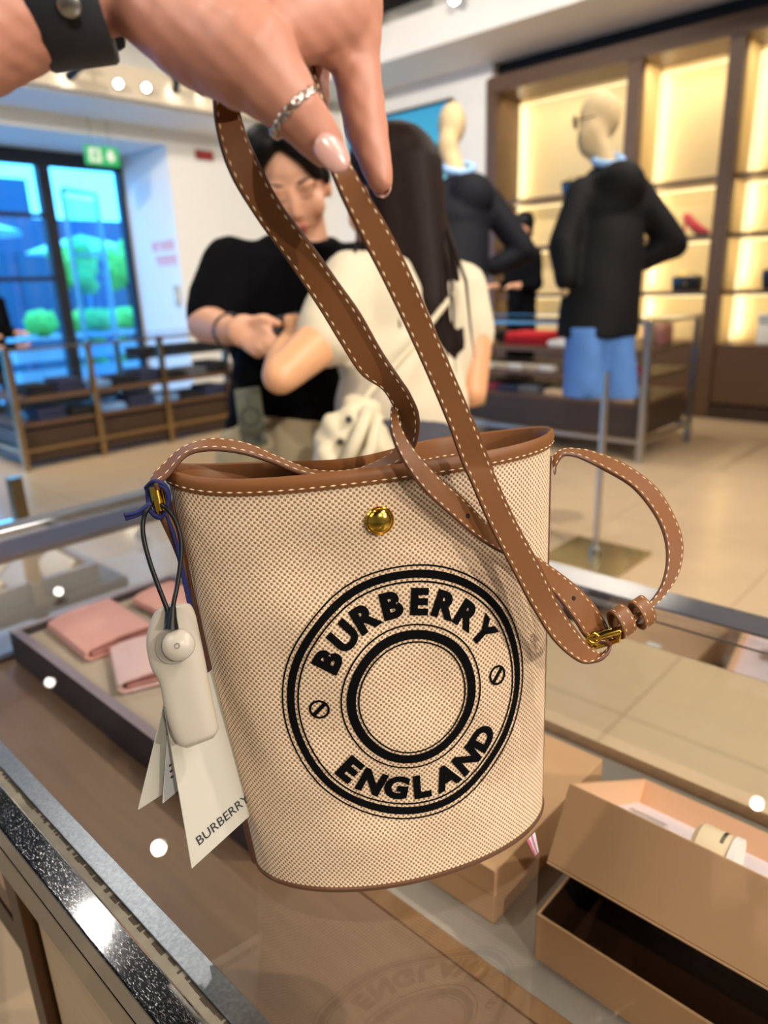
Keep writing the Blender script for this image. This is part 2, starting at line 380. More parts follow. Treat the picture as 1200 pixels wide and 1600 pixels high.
# ---- ceiling track lights
LAMP = emit_mat('lamp_glow', (1, .95, .85), 22)
LAMPS = emit_mat('lamp_glow_soft', (1, .93, .8), 12)
BLK = mat('black_metal', '#101114', .4, .3)
def track_head(loc, to, label, r=.045, glow=LAMP, ln=.16, stem=.1):
    loc = Vector(loc); d = (Vector(to)-loc).normalized(); q = Vector((0,0,1)) if abs(d.z) < .95 else Vector((1,0,0))
    u = d.cross(q).normalized(); v = d.cross(u)
    t = thing('ceiling_spotlight', label, 'spotlight', loc)
    MB().lathe([(r*.55,-ln),(r*1.05,-ln*.9),(r*1.15,0),(r*1.0,0),(r*.95,-.01)], loc, u, v, d, 20).build('housing', BLK, t)
    MB().lathe([(.0005,-.004),(r*.93,-.004),(r*.93,-.002)], loc, u, v, d, 20, cap=False).build('lens', glow, t)
    MB().tube([loc-d*ln*.6, loc-d*ln*.6+Vector((0,0,stem))], .012, 8).box(loc.x-d.x*ln*.6-.06, loc.x-d.x*ln*.6+.06, loc.y-d.y*ln*.6-.02, loc.y-d.y*ln*.6+.02, loc.z-d.z*ln*.6+stem, loc.z-d.z*ln*.6+stem+.03).build('stem', BLK, t)
    return t
for k, (x, z, tx, lab) in enumerate(((3.43,3.17,(3.2,9,2.6),'first black track spotlight from the left below the black ceiling'),
        (3.91,3.19,(0,0,1.3),'second black track spotlight from the left, lit towards the camera'), (4.2,3.2,(0,.3,1.2),'third black track spotlight from the left, lit towards the camera'),
        (4.52,3.22,(5.4,9,2.4),'fourth black track spotlight from the left, turned to the right'), (4.84,3.24,(6.5,8.5,2.2),'rightmost black track spotlight above the red wall plate'))):
    track_head((x, 6.95, z), tx, lab, .035, LAMP, .2)
for loc, to, lab in (((5.98,5.65,3.72),(2,3,.8),'black spotlight at the white soffit, just right of the fingers'), ((5.95,4.55,3.72),(1,1,1),'bright round spotlight at the edge of the white soffit'), ((5.95,4.0,3.75),(2,2,1),'spotlight at the white soffit near the top edge of the view')):
    track_head(loc, to, lab, .045, LAMP, .16)
for loc, to, lab in (((1.53,3.4,3.84),(.15,.34,1),'ceiling spotlight mirrored in the glass left of the hanging tags'), ((1.9,5.83,3.84),(.19,.58,1),'ceiling spotlight mirrored in the glass beside the wallet tray'),
                     ((2.5,7.0-.1,3.5),(.26,.82,1),'ceiling spotlight mirrored in the far end of the glass'), ((4.2,.86,3.84),(.42,.086,1),'ceiling spotlight mirrored in the glass above the open box'), ((1.03,3.18,3.84),(.1,.32,1),'ceiling spotlight mirrored in the scratched chrome rail')):
    track_head(loc, to, lab, .036, LAMP, .16)

# ================================================================== wall display cabinet along x = 7
wc = thing('display_cabinet', 'tall walnut wall cabinet with glowing cream bays and shelves', 'cabinet', (7.0, 2.4, 0))
PANEL = mat('cream_back_panel', '#D2BC8C', .55)
LED = emit_mat('warm_light_strip', (1, .80, .45), 1.7)
ys = [4.84, 3.28, 2.40, 1.42, .4, -.6]        # centres of the posts
def cb(name, m, *a, **k): return MB().box(*a).build(name, m, wc, **k)
for y in ys: cb('post', WALNUT, 6.96, 7.06, y-.065, y+.065, 0, 3.3)
cb('cornice', WALNUTH, 6.94, 7.6, -.7, 4.86, 3.16, 3.31); cb('plinth', DARKW, 6.97, 7.6, -.7, 4.86, 0, .12)
cb('recess', BLACKC, 7.1, 7.6, -.7, 4.86, 3.312, 3.46); cb('end_panel', WALNUT, 6.97, 7.6, 4.8, 4.86, .12, 3.3)
for k in range(5):
    y1, y0 = ys[k]-.065, ys[k+1]+.065
    cb('back_panel', PANEL, 7.46, 7.6, y0-.06, y1+.06, .12, 3.2)
    cb('base_panel', WALNUTH, 6.99, 7.46, y0, y1, .14, .68)
    cb('bay_wall', PANEL, 7.06, 7.46, y0-.06, y0-.03, .68, 3.16); cb('bay_wall', PANEL, 7.06, 7.46, y1+.03, y1+.06, .68, 3.16)
    for z in (1.15, 1.64, 2.12):
        cb('shelf', WALNUTH, 7.03, 7.42, y0-.03, y1+.03, z-.035, z)
    zz = (.68, 1.15, 1.64, 2.12, 3.16)
    for z0, z1 in zip(zz[:-1], zz[1:]):
        cb('light_strip', LED, 7.445, 7.459, y0-.03, y1+.03, z1-.058, z1-.044)
        cb('light_strip', LED, 7.445, 7.459, y1+.012, y1+.028, z0, z1-.06)
        l = bpy.data.lights.new('shelf_lamp', 'AREA'); l.shape = 'RECTANGLE'; l.size = y1-y0-.05; l.size_y = .04; l.color = (1, .83, .54); l.energy = 2.2 if z1 < 3 else 4.5
        o = bpy.data.objects.new('shelf_lamp', l); COL.objects.link(o); o.location = (7.1, (y0+y1)/2, z1-.05); dv = (Vector((7.46,0,z0+.35*(z1-z0)))-Vector((7.1,0,z1-.05))).normalized(); xv = Vector((0,1,0)); yv = (-dv).cross(xv); o.rotation_euler = Matrix(((xv.x,yv.x,-dv.x),(xv.y,yv.y,-dv.y),(xv.z,yv.z,-dv.z))).to_euler()
        l2 = bpy.data.lights.new('shelf_lamp', 'AREA'); l2.shape = 'RECTANGLE'; l2.size = .03; l2.size_y = z1-z0-.08; l2.color = (1, .83, .54); l2.energy = 1.3 if z1 < 3 else 2.2
        o = bpy.data.objects.new('shelf_lamp', l2); COL.objects.link(o); o.location = (7.40, y1-.0, (z0+z1)/2); dv = Vector((.35,-.94,0)).normalized()
        yv = Z; xv = yv.cross(-dv); o.rotation_euler = Matrix(((xv.x,yv.x,-dv.x),(xv.y,yv.y,-dv.y),(xv.z,yv.z,-dv.z))).to_euler()
# ================================================================== things on the cabinet shelves
LEATHB = mat('black_leather', '#15151A', .3, coat=.3)
GOLD = mat('gold_metal', '#E0B54A', .16, 1.0)
REDL = mat('red_leather', '#C4343A', .3)
CARDW = mat('white_card', '#E4E2DA', .6)
def shelf_bag(x, y, z, w, h, d, label):
    t = thing('shoulder_bag', label, 'bag', (x, y, z))
    MB().box(x-d/2, x+d/2, y-w/2, y+w/2, z, z+h).build('body', LEATHB, t, smooth=True, bevel=h*.18, seg=3)
    MB().box(x-d/2-.006, x, y-w/2+.004, y+w/2-.004, z+h*.42, z+h*.99).build('flap', LEATHB, t, smooth=True, bevel=.005)
    MB().ell((x-d/2-.008, y, z+h*.48), .006, .018, .014).build('clasp', GOLD, t)
    MB().tube([(x, y-w/2+.01, z+h*.9)] + [(x-.02*math.sin(math.pi*k/8), y-w/2+.01+(w-.02)*k/8, z+h*.9+.05*math.sin(math.pi*k/8)) for k in range(1,8)] + [(x, y+w/2-.01, z+h*.9)], .004, 6).build('chain_handle', GOLD, t)
shelf_bag(7.2, 2.72, 1.151, .27, .135, .11, 'small black quilted bag with gold clasp on the third shelf, middle bay')
shelf_bag(7.2, 1.93, 1.151, .25, .17, .11, 'black bag on the third shelf at the right edge of the view')
shelf_bag(7.15, 3.93, 2.121, .26, .13, .1, 'dark bag on the top shelf behind the neck of the jacketed mannequin')
t = thing('perfume_box', 'white upright box on the lowest deck of the right bay', 'box', (7.2, 1.98, .68))
MB().box(7.15, 7.25, 1.93, 2.04, .681, .93).build('carton', CARDW, t, bevel=.004)
MB().box(7.145, 7.255, 1.925, 2.045, .86, .94).build('lid', mat('silver_lid', '#B8BDBE', .35, .4), t, bevel=.004)
t = thing('mirror_panel', 'pale upright glass object on the second shelf of the right bay', 'mirror', (7.2, 1.86, 1.64))
MB().box(7.2, 7.22, 1.8, 1.94, 1.641, 1.95).build('panel', mat('pale_mirror', '#A8B4BE', .15, .5), t, bevel=.004)
MB().box(7.17, 7.25, 1.82, 1.92, 1.641, 1.66).build('foot', BLK, t)
t = thing('high_heel_shoe', 'glossy red pointed shoe on the second shelf beside the mannequin elbow', 'shoe', (7.12, 2.66, 1.64))
b = MB()
for a, r0, c, r1 in (((7.12,2.54,1.668),.014,(7.12,2.62,1.69),.034),((7.12,2.62,1.69),.034,(7.12,2.70,1.745),.042),((7.12,2.70,1.745),.042,(7.12,2.755,1.81),.038)): b.cap(a, r0, c, r1)
blob('upper', b, .007, REDL, t, 4)
MB().tube([(7.12,2.75,1.79),(7.12,2.77,1.70),(7.12,2.775,1.641)], [.02,.011,.008], 8).build('heel', REDL, t)
MB().tube([(7.12,2.545,1.652),(7.12,2.62,1.648),(7.12,2.70,1.70)], [.012,.022,.015], 8).build('sole', BLK, t)

# ================================================================== low garment racks
GOLDST = mat('champagne_metal', '#B09A78', .25, 1.0)
def rack(name, label, x0, x1, y0, y1, posts, top, shelves, panel, metal, face):
    t = thing(name, label, 'rack', ((x0+x1)/2, (y0+y1)/2, 0))
    for px, py in posts:
        MB().box(px-.022, px+.022, py-.022, py+.022, 0, top+.02).build('post', metal, t)
    for a in ((x0, x1, y0-.015, y0+.015), (x0, x1, y1-.015, y1+.015), (x0-.015, x0+.015, y0, y1), (x1-.015, x1+.015, y0, y1)):
        MB().box(*a, top-.01, top+.012).build('top_rail', metal, t); MB().box(*a, .14, .17).build('bottom_rail', metal, t)
    MB().box(x0+.016, x1-.016, y0+.016, y1-.016, top+.002, top+.01).build('glass_top', GLASS, t)
    for z in shelves: MB().box(x0+.03, x1-.03, y0+.03, y1-.03, z-.03, z).build('shelf', WALNUT, t)
    MB().box(x0+.04, x1-.04, y0+.04, y1-.04, panel[0], panel[1]).build('drawer_box', DARKW, t)
    return t
rack('garment_rack', 'chrome and walnut display rack behind the mannequin in blue shorts', 4.95, 5.85, 2.1, 4.7,
     [(4.95,2.1),(5.85,2.1),(4.95,4.7),(5.85,4.7)], .99, (.80, .61, .43), (.18,.40), STEEL, 'x')
lr = rack('glass_top_rack', 'long glass topped rack with champagne posts in front of the window', 2.04, 5.4, 5.8, 6.6,
     [(2.04,5.8),(2.68,5.8),(3.33,5.8),(4.0,5.8),(4.7,5.8),(5.4,5.8),(2.04,6.6),(3.33,6.6),(5.4,6.6)], .93, (.56, .36), (.05,.30), GOLDST, 'y')
MB().box(2.06, 5.38, 5.82, 6.58, .755, .763).build('glass_shelf', GLASS, lr)
def folded(name, label, c, sx, sy, h, m, group=None, n=3):
    """folded garment: stacked soft layers"""
    x, y, z = c
    t = thing(name, label, 'clothes', (x, y, z), group)
    for k in range(n):
        e = .006*math.sin(k*2.3+x*9)
        MB().box(x-sx/2+e, x+sx/2+e, y-sy/2-e, y+sy/2-e, z+h*k/n+.0005, z+h*(k+1)/n).build('fold', m, t, smooth=True, bevel=h/n*.42, seg=2)
    return t
labs = ['first','second','third','fourth','fifth','sixth','seventh','eighth']
CL = {k: mat('cloth_'+k, v, .9, bump=(60, .3, .003)) for k, v in dict(red='#C41F28', cream='#CDBBA0', navy='#252A45', black='#131318', sky='#6F97C8', grey='#55565C', beige='#B49B7C', wine='#7A2A3C', white='#DFDBD4', tan='#A88458').items()}
folded('folded_sweater', 'bright red folded sweater on the upper shelf left of the blue shorts', (5.25, 3.2, .80), .3, .38, .10, CL['red'])
folded('folded_shirt', 'white folded shirt on the upper shelf right beside the red sweater', (5.2, 2.88, .80), .28, .16, .05, CL['white'])
folded('folded_sweater', 'black folded sweater on the upper shelf left of the red one', (5.25, 3.66, .80), .3, .3, .1, CL['black'])
folded('folded_scarf', 'tan folded scarf on the upper shelf edge near the woman\'s sleeve', (5.06, 3.60, .80), .12, .26, .04, CL['tan'])
for k in range(5):
    folded('folded_hat', '%s small cream hat from the right in the row on the middle rack shelf' % labs[k], (5.1+.01*(k % 2), 2.96+.14*k, .61), .17, .12, .045, CL['cream' if k % 2 else 'white'], 'cream hats on the middle shelf', 2)
folded('folded_scarf', 'red folded scarf on the middle shelf near the woman\'s arm', (5.1, 3.74, .61), .22, .28, .05, CL['red'])
for k, (c, lab) in enumerate((('navy','navy folded scarf on the lower shelf, nearest the woman\'s arm'), ('wine','wine red folded scarf on the lower shelf between two navy ones'), ('navy','navy folded scarf on the lower shelf, right of the wine red one'), ('grey','grey folded scarf on the lower shelf beside the navy ones'))):
    folded('folded_scarf', lab, (5.1, 3.68-.2*k, .43), .26, .18, .05+.01*(k % 2), CL[c])
for k, lab in enumerate(('beige folded knit under the left leg of the blue shorts', 'beige folded knit below the pole of the jacketed mannequin', 'beige folded knit under the right leg of the blue shorts', 'beige folded knit beside the front post of the rack')):
    folded('folded_knit', lab, (5.1, 2.84-.19*k, .43), .28, .16, .05, CL['beige'])
folded('folded_knit', 'small red folded knit on the middle shelf right of the blue shorts', (5.1, 2.26, .61), .2, .16, .07, CL['red'])
t = thing('pink_handbag', 'dusty pink structured handbag on the upper shelf near the rear chrome post', 'bag', (5.6, 2.3, .80))
MB().box(5.5, 5.7, 2.22, 2.40, .801, .95).build('body', mat('pink_leather', '#B97F72', .4), t, smooth=True, bevel=.02)
MB().tube([(5.6,2.25,.94),(5.6,2.27,1.0-.02),(5.6,2.31,.98),(5.6,2.35,.98),(5.6,2.37,.94)], .006, 6).build('handle', mat('dark_red_leather', '#6B2A30', .4), t)
MB().box(5.495, 5.505, 2.29, 2.33, .86, .9).build('clasp', GOLD, t)
for k in range(8):
    c = ('black','navy','sky','black','navy','black','grey','black')[k]
    folded('folded_jeans', '%s dark folded garment from the left on the upper wooden shelf of the window rack' % labs[k], (2.3+.24*k, 6.05, .56), .21, .32, .08+.025*math.sin(k*2), CL[c])
for k in range(7):
    c = ('navy','black','sky','navy','sky','black','navy')[k]
    folded('folded_shirt', '%s folded garment from the left on the lowest shelf of the window rack' % labs[k], (2.34+.26*k, 6.0, .36), .22, .3, .07+.02*math.cos(k*2), CL[c])
for k in range(3):
    folded('folded_jeans', '%s black garment from the left under the glass top of the window rack' % labs[k], (3.45+.4*k, 6.25, .763), .3, .3, .07, CL['black'])

# ================================================================== mannequins
LINEN = mat('linen_mannequin', '#BFA77E', .8, bump=(400, .1, .0005))
JACK = mat('black_technical_cloth', '#08080A', .75, spec=.2, noise=(3, .3))
JACK2 = mat('navy_cloth', '#090B14', .75, spec=.2, noise=(3, .3))
DENIM = mat('blue_denim', '#4C78B8', .85, noise=(12, .12))
KHAKI = mat('khaki_cotton', '#9A8452', .85)
def mannequin(label, d, dx, dy, jack, shorts, extra):
    base = P(930+dx, 870+dy, d); base.z = 0
    t = thing('mannequin', label, 'mannequin', base)
    Q = lambda x, y, o=0: P(x+dx, y+dy, d+o)
    k = d/3.5; s = d/1109
    ax = HR.copy(); ay = HF.copy()
    b = MB()     # head, neck, trunk and hands in one skin
    fx = (ax*-.85 + ay*.3).normalized(); fy = Vector((-fx.y, fx.x, 0))
    if extra == 'back': fx = (ay*.9 - ax*.3).normalized(); fy = Vector((-fx.y, fx.x, 0))
    b.ell(Q(938,182), .105, .08, .118, fx, fy, Z)
    b.ell(Q(925 if extra != 'back' else 932,215), .075, .06, .10, fx, fy, Z)
    b.cap(Q(936,228), .055, Q(950,275), .062)
    b.ell(Q(945,330,.03), .17, .1, .16, ax, ay, Z); b.cap(Q(945,380,.03), .13, Q(940,520,.03), .13)
    b.cap(Q(900,300,.0), .05, Q(882,390,-.05), .04); b.cap(Q(882,390,-.05), .04, Q(884,440,-.08), .032); b.ell(Q(882,450,-.08), .03, .03, .045)
    b.cap(Q(990,300,.05), .05, Q(1055,380,.08), .04); b.cap(Q(1055,380,.08), .04, Q(1000,410,.1), .032)
    b.cap(Q(914,525), .08, Q(911,590), .07); b.cap(Q(962,525,.03), .08, Q(965,590,.03), .07)
    blob('body', b, .018, LINEN, t, 4)
    b = MB()     # hooded jacket
    b.ell(Q(945,335,.03), .205, .14, .17, ax, ay, Z); b.loft([[Q(x_,y_,.03) + ax*(rx_*math.cos(a_)) + ay*(ry_*math.sin(a_)) for a_ in np.linspace(0,6.2832,33)[:-1]] for x_,y_,rx_,ry_ in ((945,320,.19,.13),(945,380,.195,.14),(940,450,.195,.15),(932,527,.20,.155))])
    b.cap(Q(907,302), .072, Q(880,385,-.05), .072); b.cap(Q(907,302), .072, Q(930,300,.02), .1); b.cap(Q(880,385,-.05), .075, Q(884,437,-.09), .055)
    b.cap(Q(992,300,.05), .085, Q(1052,382,.07), .075); b.cap(Q(1052,382,.07), .07, Q(1005,405,.1), .06)
    b.cap(Q(908,287,-.02), .04, Q(935,290,.0), .07); b.ell(Q(958,272,.02), .14, .11, .05, ax, ay, Z); b.ell(Q(970,292,-.07), .13, .075, .12, ax, ay, Z)
    blob('hooded_jacket', b, .014, jack, t, 5, noise=(.0025, 13))
    b = MB(); b.tube([Q(950+22*math.cos(a), 250-7*math.sin(a), .06*math.sin(a)) for a in np.linspace(0, 6.28, 13)[:-1]], .022, 8, closed=True)
    blob('shirt_collar', b, .012, mat('pale_blue_shirt', '#8FB4E0', .8), t, 3)
    b = MB()
    for x0_, x1_, o_ in ((914,911,.0),(959,965,.03)):
        b.loft([[Q(x_,y_,o_) + ax*(rx_*math.cos(a_)) + ay*(.12*math.sin(a_)) for a_ in np.linspace(0,6.2832,29)[:-1]] for x_,y_,rx_ in ((x0_,510,.10),(x0_,545,.098),(x1_,619,.098))])
    b.ell(Q(936,528,.03), .15, .12, .07, ax, ay, Z)
    so_ = blob('shorts', b, .009, shorts, t, 3, noise=(.0015, 24))
    h = Q(933,620).z
    MB().tube([Vector((base.x, base.y, .012)), Vector((base.x, base.y, h+.15))], .016, 12).build('pole', STEEL, t)
    MB().lathe([(.03,.012),(.03,.05),(.017,.06)], base, n=16).build('pole_socket', STEEL, t)
    MB().obox(base + Z*.007 + (HF*-.0), Vector((1,0,0)), Vector((0,1,0)), Z, .2, .2, .006).build('base_plate', mat('mirror_brass_plate', '#B9A980', .18, .8), t, bevel=.002)
    return t, Q, fx, fy
t, Q, fx, fy = mannequin('linen mannequin in a black hooded jacket, blue shorts and sunglasses on a steel pole', 3.5, 0, 0, JACK, DENIM, 'side')
b = MB()
hc = Q(938,188)
for sgn in (-1, 1):
    e = hc + fx*.118 + fy*(.036*sgn)
    b.tube([e + fy*(.027*math.cos(a)) + Z*(.024*math.sin(a)) for a in np.linspace(0, 6.28, 17)[:-1]], .004, 6, closed=True)
    b.tube([e + fy*.027*sgn, hc + fx*.02 + fy*(.088*sgn) + Z*.005], .003, 6)
b.build('sunglass_frame', BLK, t)
for sgn in (-1, 1):
    e = hc + fx*.118 + fy*(.036*sgn)
    MB().ell(e + fx*.003, .031, .028, .008, fy, Z, fx).build('sunglass_lens', mat('dark_lens', '#0A0C0E', .2, spec=.3), t)
mannequin('linen mannequin in a dark navy hooded jacket and khaki shorts, back turned, further behind', 4.15, -232, 12, JACK2, KHAKI, 'back')
# ================================================================== people
SKIN = mat('skin_light', '#D9A384', .5, sss=.12, noise=(30, .06))
SKINT = mat('skin_tan', '#D39B70', .5, sss=.12, noise=(30, .05))
HAIRB = mat('black_hair', '#070608', .55, spec=.2, noise=(40, .4), stretch=(1,1,.15))
HAIRD = mat('dark_brown_hair', '#1A0C08', .6, spec=.15, noise=(70, .5), stretch=(1,1,.05), bump=(120, .25, .002))
BTEE = mat('black_tshirt', '#050508', .9, spec=.1)
CTEE = mat('cream_tshirt', '#CFC2A8', .9, bump=(40, .2, .002))
CHINO = mat('khaki_trousers', '#B5A583', .9)
DENIMD = mat('dark_trousers', '#3A3A42', .9)
LIP = mat('lips', '#B5695A', .45); SHOEW = mat('white_sneaker', '#D8D5CE', .5)
def legs(t, c, fdir, m, shoe, hz):
    """trousers and shoes from hip height hz down to the floor at c"""
    sd = Vector((fdir.y, -fdir.x, 0)); b = MB()
    b.ell(Vector((c.x, c.y, hz-.02)), .165, .12, .13, sd, fdir, Z)
    for s in (-1, 1):
        h = Vector((c.x, c.y, hz-.08)) + sd*(.085*s); k = Vector((c.x, c.y, .5)) + sd*(.1*s) + fdir*.01; a = Vector((c.x, c.y, .1)) + sd*(.11*s)
        b.cap(h, .095, k, .075); b.cap(k, .075, a, .06)
    blob('trousers', b, .02, m, t, 4)
    for s in (-1, 1):
        a = Vector((c.x, c.y, .05)) + sd*(.11*s); b = MB()
        b.ell(a - fdir*.02, .045, .06, .05, sd, fdir, Z); b.ell(a + fdir*.09 - Z*.012, .047, .11, .036, sd, fdir, Z)
        sh = blob('shoe', b, .01, shoe, t, 3)
        MB().obox(a + fdir*.06 - Z*.042, sd, fdir, Z, .044, .135, .008).build('sole', SHOEW, sh, bevel=.006)
# ---- man in black, facing the camera and looking down
hips = P(440,700,1.72); ground = Vector((hips.x, hips.y, 0))
man = thing('person', 'person with short black hair in a black T-shirt, looking down at their hands', 'person', ground)
f = (HF*-.88 + HR*.06 + Z*-.42).normalized(); u = (Z - HR*.13); u = (u - f*u.dot(f)).normalized(); s_ = f.cross(u).normalized()  # s_: image left when negative
if s_.dot(HR) < 0: s_ = -s_
hc = P(458,288,1.63)
L_ = lambda x, y, z: hc + s_*x + f*y + u*z        # head frame: right, front, up
b = MB()
b.ell(L_(0,-.01,.035), .076, .092, .085, s_, f, u); b.ell(L_(0,.02,-.03), .066, .068, .085, s_, f, u); b.ell(L_(0,.045,-.085), .036, .034, .03, s_, f, u)
for k in (-1, 1):
    b.ell(L_(.042*k,.05,-.035), .026, .026, .03, s_, f, u); b.ell(L_(.078*k,-.005,-.015), .009, .02, .032, s_, f, u)
    b.ell(L_(.03*k,.072,.020), .026, .012, .012, s_, f, u); b.ell(L_(.031*k,.069,.002), .016, .011, .011, s_, f, u)
    b.ell(L_(.011*k,.084,-.041), .008, .009, .007, s_, f, u)
b.cap(L_(0,.078,.012), .008, L_(0,.094,-.036), .010); b.ell(L_(0,.083,-.066), .022, .010, .010, s_, f, u)
nb = P(478,392,1.70)
b.cap(L_(0,-.03,-.05), .055, nb, .058)
sr = P(360,414,1.70); sl = P(572,416,1.78); er = P(322,505,1.66); wr = P(360,518,1.53)
b.cap(nb, .06, P(465,440,1.74), .1); b.cap(sr, .055, er, .045); b.cap(er, .046, wr, .03); b.cap(nb-Z*.07, .045, sr-Z*.02, .04); b.cap(nb-Z*.07, .045, sl-Z*.02, .04)
el = P(600,520,1.72); wl_ = P(510,530,1.55); b.cap(sl, .055, el, .045); b.cap(el, .045, wl_, .03)
b.ell(P(460,560,1.76), .14, .09, .25, HR, HF, Z)
# right hand: palm, four fingers, thumb
def finger(b, pts, r0, r1):
    n = len(pts)-1
    for i in range(n): b.cap(pts[i], r0+(r1-r0)*i/n, pts[i+1], r0+(r1-r0)*(i+1)/n)
b.ell(P(382,518,1.49), .040, .016, .036, HR, HF, Z)
b.cap(wr, .028, P(378,518,1.5), .026)
for a in (((402,511,1.48),(420,521,1.455),(433,533,1.46)), ((397,523,1.48),(416,535,1.455),(428,546,1.46)), ((391,532,1.48),(406,544,1.46),(416,553,1.465)), ((384,540,1.485),(397,551,1.47),(406,557,1.475))):
    finger(b, [P(*q) for q in a], .0105, .0075)
finger(b, [P(392,503,1.48), P(414,498,1.46), P(435,506,1.46)], .013, .009)
b.ell(P(500,530,1.53), .036, .016, .03, HR, HF, Z)
for i in range(4): finger(b, [P(488,520+8*i,1.52), P(474,518+9*i,1.5), P(466,520+9*i,1.52)], .01, .0075)
finger(b, [P(500,515,1.51), P(486,508,1.5), P(474,506,1.51)], .012, .009)
blob('body', b, .0065, SKIN, man, 3)
b = MB()
b.ell(L_(0,-.032,.055), .088, .092, .086, s_, f, u); b.ell(L_(-.045,.012,.098), .046, .06, .04, s_, f, u); b.ell(L_(.035,.02,.1), .05, .055, .042, s_, f, u)
b.cap(L_(.012,.052,.112), .03, L_(.045,.07,.075), .022); b.cap(L_(.045,.07,.075), .022, L_(.064,.058,.028), .014); b.cap(L_(-.035,.052,.105), .022, L_(-.066,.048,.06), .015); b.cap(L_(-.066,.048,.06), .015, L_(-.076,.03,.01), .009)
for k in (-1, 1): b.ell(L_(.077*k,-.02,.02), .014, .05, .045, s_, f, u)
b.ell(L_(0,-.07,0), .07, .04, .07, s_, f, u)
blob('hair', b, .006, HAIRB, man, 5)
for k in (-1, 1):
    b = MB(); b.tube([L_((.014+.034*q)*k, .0845-.014*q*q, .026+.005*math.sin(q*2.6)) for q in (0,.25,.5,.75,1)], [.001,.0022,.0024,.002,.001], 6); b.build('eyebrow', HAIRB, man)
    b = MB(); b.tube([L_((.017+.028*q)*k, .0805-.012*q*q, -.004-.004*math.sin(q*3.14)) for q in (0,.25,.5,.75,1)], .0011, 6); b.build('eyelid', mat('lash', '#2A1A14', .6), man)
b = MB(); b.ell(L_(0,.092,-.063), .022, .006, .005, s_, f, u); b.ell(L_(0,.09,-.072), .018, .006, .006, s_, f, u); b.build('lips', LIP, man, smooth=True)
b = MB()     # T-shirt
b.tube([nb + HR*(.066*math.cos(a)) + HF*(.06*math.sin(a)) + Z*(.014 + .012*math.sin(a)) for a in np.linspace(0, 6.28, 19)[:-1]], .016, 8, closed=True)
b.ell(P(463,440,1.75), .185, .105, .11, HR, HF, Z); b.ell(P(458,520,1.76), .165, .125, .24, HR, HF, Z); b.ell(P(452,640,1.75), .15, .125, .22, HR, HF, Z); b.cap(P(408,672,1.72), .085, P(490,676,1.76), .1)
b.cap(nb + HR*-.045 - Z*.035, .052, sr, .062); b.cap(nb + HR*.045 - Z*.035, .052, sl, .062); b.ell(nb - Z*.06 - HF*.02, .1, .075, .05, HR, HF, Z)
b.cap(sr, .068, P(340,470,1.68), .072); b.cap(P(340,470,1.68), .07, P(334,492,1.67), .066); b.cap(sl, .068, P(598,490,1.75), .07)
blob('tshirt', b, .010, BTEE, man, 5, noise=(.002, 22))
legs(man, ground, -HF, CHINO, mat('black_shoe', '#17171A', .4), hips.z)
# phone hanging from a wrist strap
ph = thing('phone', 'phone in olive case with round ring, hanging from the black-shirted person\'s wrist', 'phone', P(390,655,1.56))
pu = (P(390,608,1.56)-P(402,695,1.56)).normalized(); pr_ = (P(408,608,1.56)-P(366,608,1.56)); pr_ = (pr_ - pu*pr_.dot(pu)).normalized(); pn = pr_.cross(pu)
if pn.dot(CF) > 0: pn = -pn
pc = P(392,652,1.56); OLIVE = mat('olive_phone_case', '#5C5E4C', .5); GREYD = mat('dark_grey_plastic', '#2E2F2C', .4)
MB().obox(pc, pr_, pu, pn, .029, .065, .0045).build('case', OLIVE, ph, smooth='auto', bevel=.004)
MB().tube([pc + pn*.0048 + pr_*(.02*math.cos(a)) + pu*(.02*math.sin(a)) for a in np.linspace(0, 6.28, 25)[:-1]], .0018, 6, closed=True).build('ring', GREYD, ph)
MB().obox(pc + pn*.005 + pu*.034, pr_, pu, pn, .0015, .008, .0005).build('stripe', GREYD, ph)
for q in ((.014,-.045),(.014,-.054),(.005,-.05)): MB().lathe([(.005,.004),(.005,.007),(.0005,.0072)], pc + pr_*q[0] + pu*q[1], pr_, pu, pn, 14).build('camera_lens', GREYD, ph)
b = MB(); rc = P(359,517,1.525); wd = (wr-er).normalized(); wu = wd.cross(HR).normalized(); wv = wd.cross(wu)
b.tube([rc + (wu*math.cos(a)+wv*math.sin(a))*.036 for a in np.linspace(0, 6.28, 25)[:-1]], .0028, 6, closed=True)
b.tube([P(358,540,1.51), P(354,570,1.53), P(362,592,1.55), pc+pu*.066-pr_*.018], .0025, 6)
b.build('wrist_strap', BLK, ph)
pb = thing('pouch', 'small black leather pouch held between the two people\'s hands', 'bag', P(448,540,1.56))
MB().obox(P(452,535,1.6), HR, HF, Z, .05, .014, .035).build('body', LEATHB, pb, smooth='auto', bevel=.01)
MB().obox(P(446,500,1.575), (HR+Z*.25).normalized(), HF, (Z-HR*.25).normalized(), .03, .006, .012).build('flap', LEATHB, pb, smooth='auto', bevel=.004)

# ---- woman in cream, seen from behind
hips = P(622,705,1.42); ground = Vector((hips.x, hips.y, 0))
wom = thing('person', 'person with long dark brown hair in a cream T-shirt, seen from behind', 'person', ground)
f = (HF*.6 - HR*.78 - Z*.12).normalized(); u = (Z - f*Z.dot(f)).normalized(); s_ = f.cross(u)
hc = P(606,305,1.45)
b = MB()
b.ell(L_(0,-.01,.03), .073, .09, .085, s_, f, u); b.ell(L_(0,.02,-.035), .062, .066, .08, s_, f, u); b.ell(L_(0,.045,-.085), .03, .03, .026, s_, f, u)
b.cap(L_(0,.08,.01), .008, L_(0,.1,-.035), .010); b.ell(L_(0,.083,-.066), .02, .01, .01, s_, f, u)
for k in (-1, 1): b.ell(L_(.074*k,-.005,-.015), .008, .018, .03, s_, f, u); b.ell(L_(.038*k,.05,-.035), .025, .025, .03, s_, f, u)
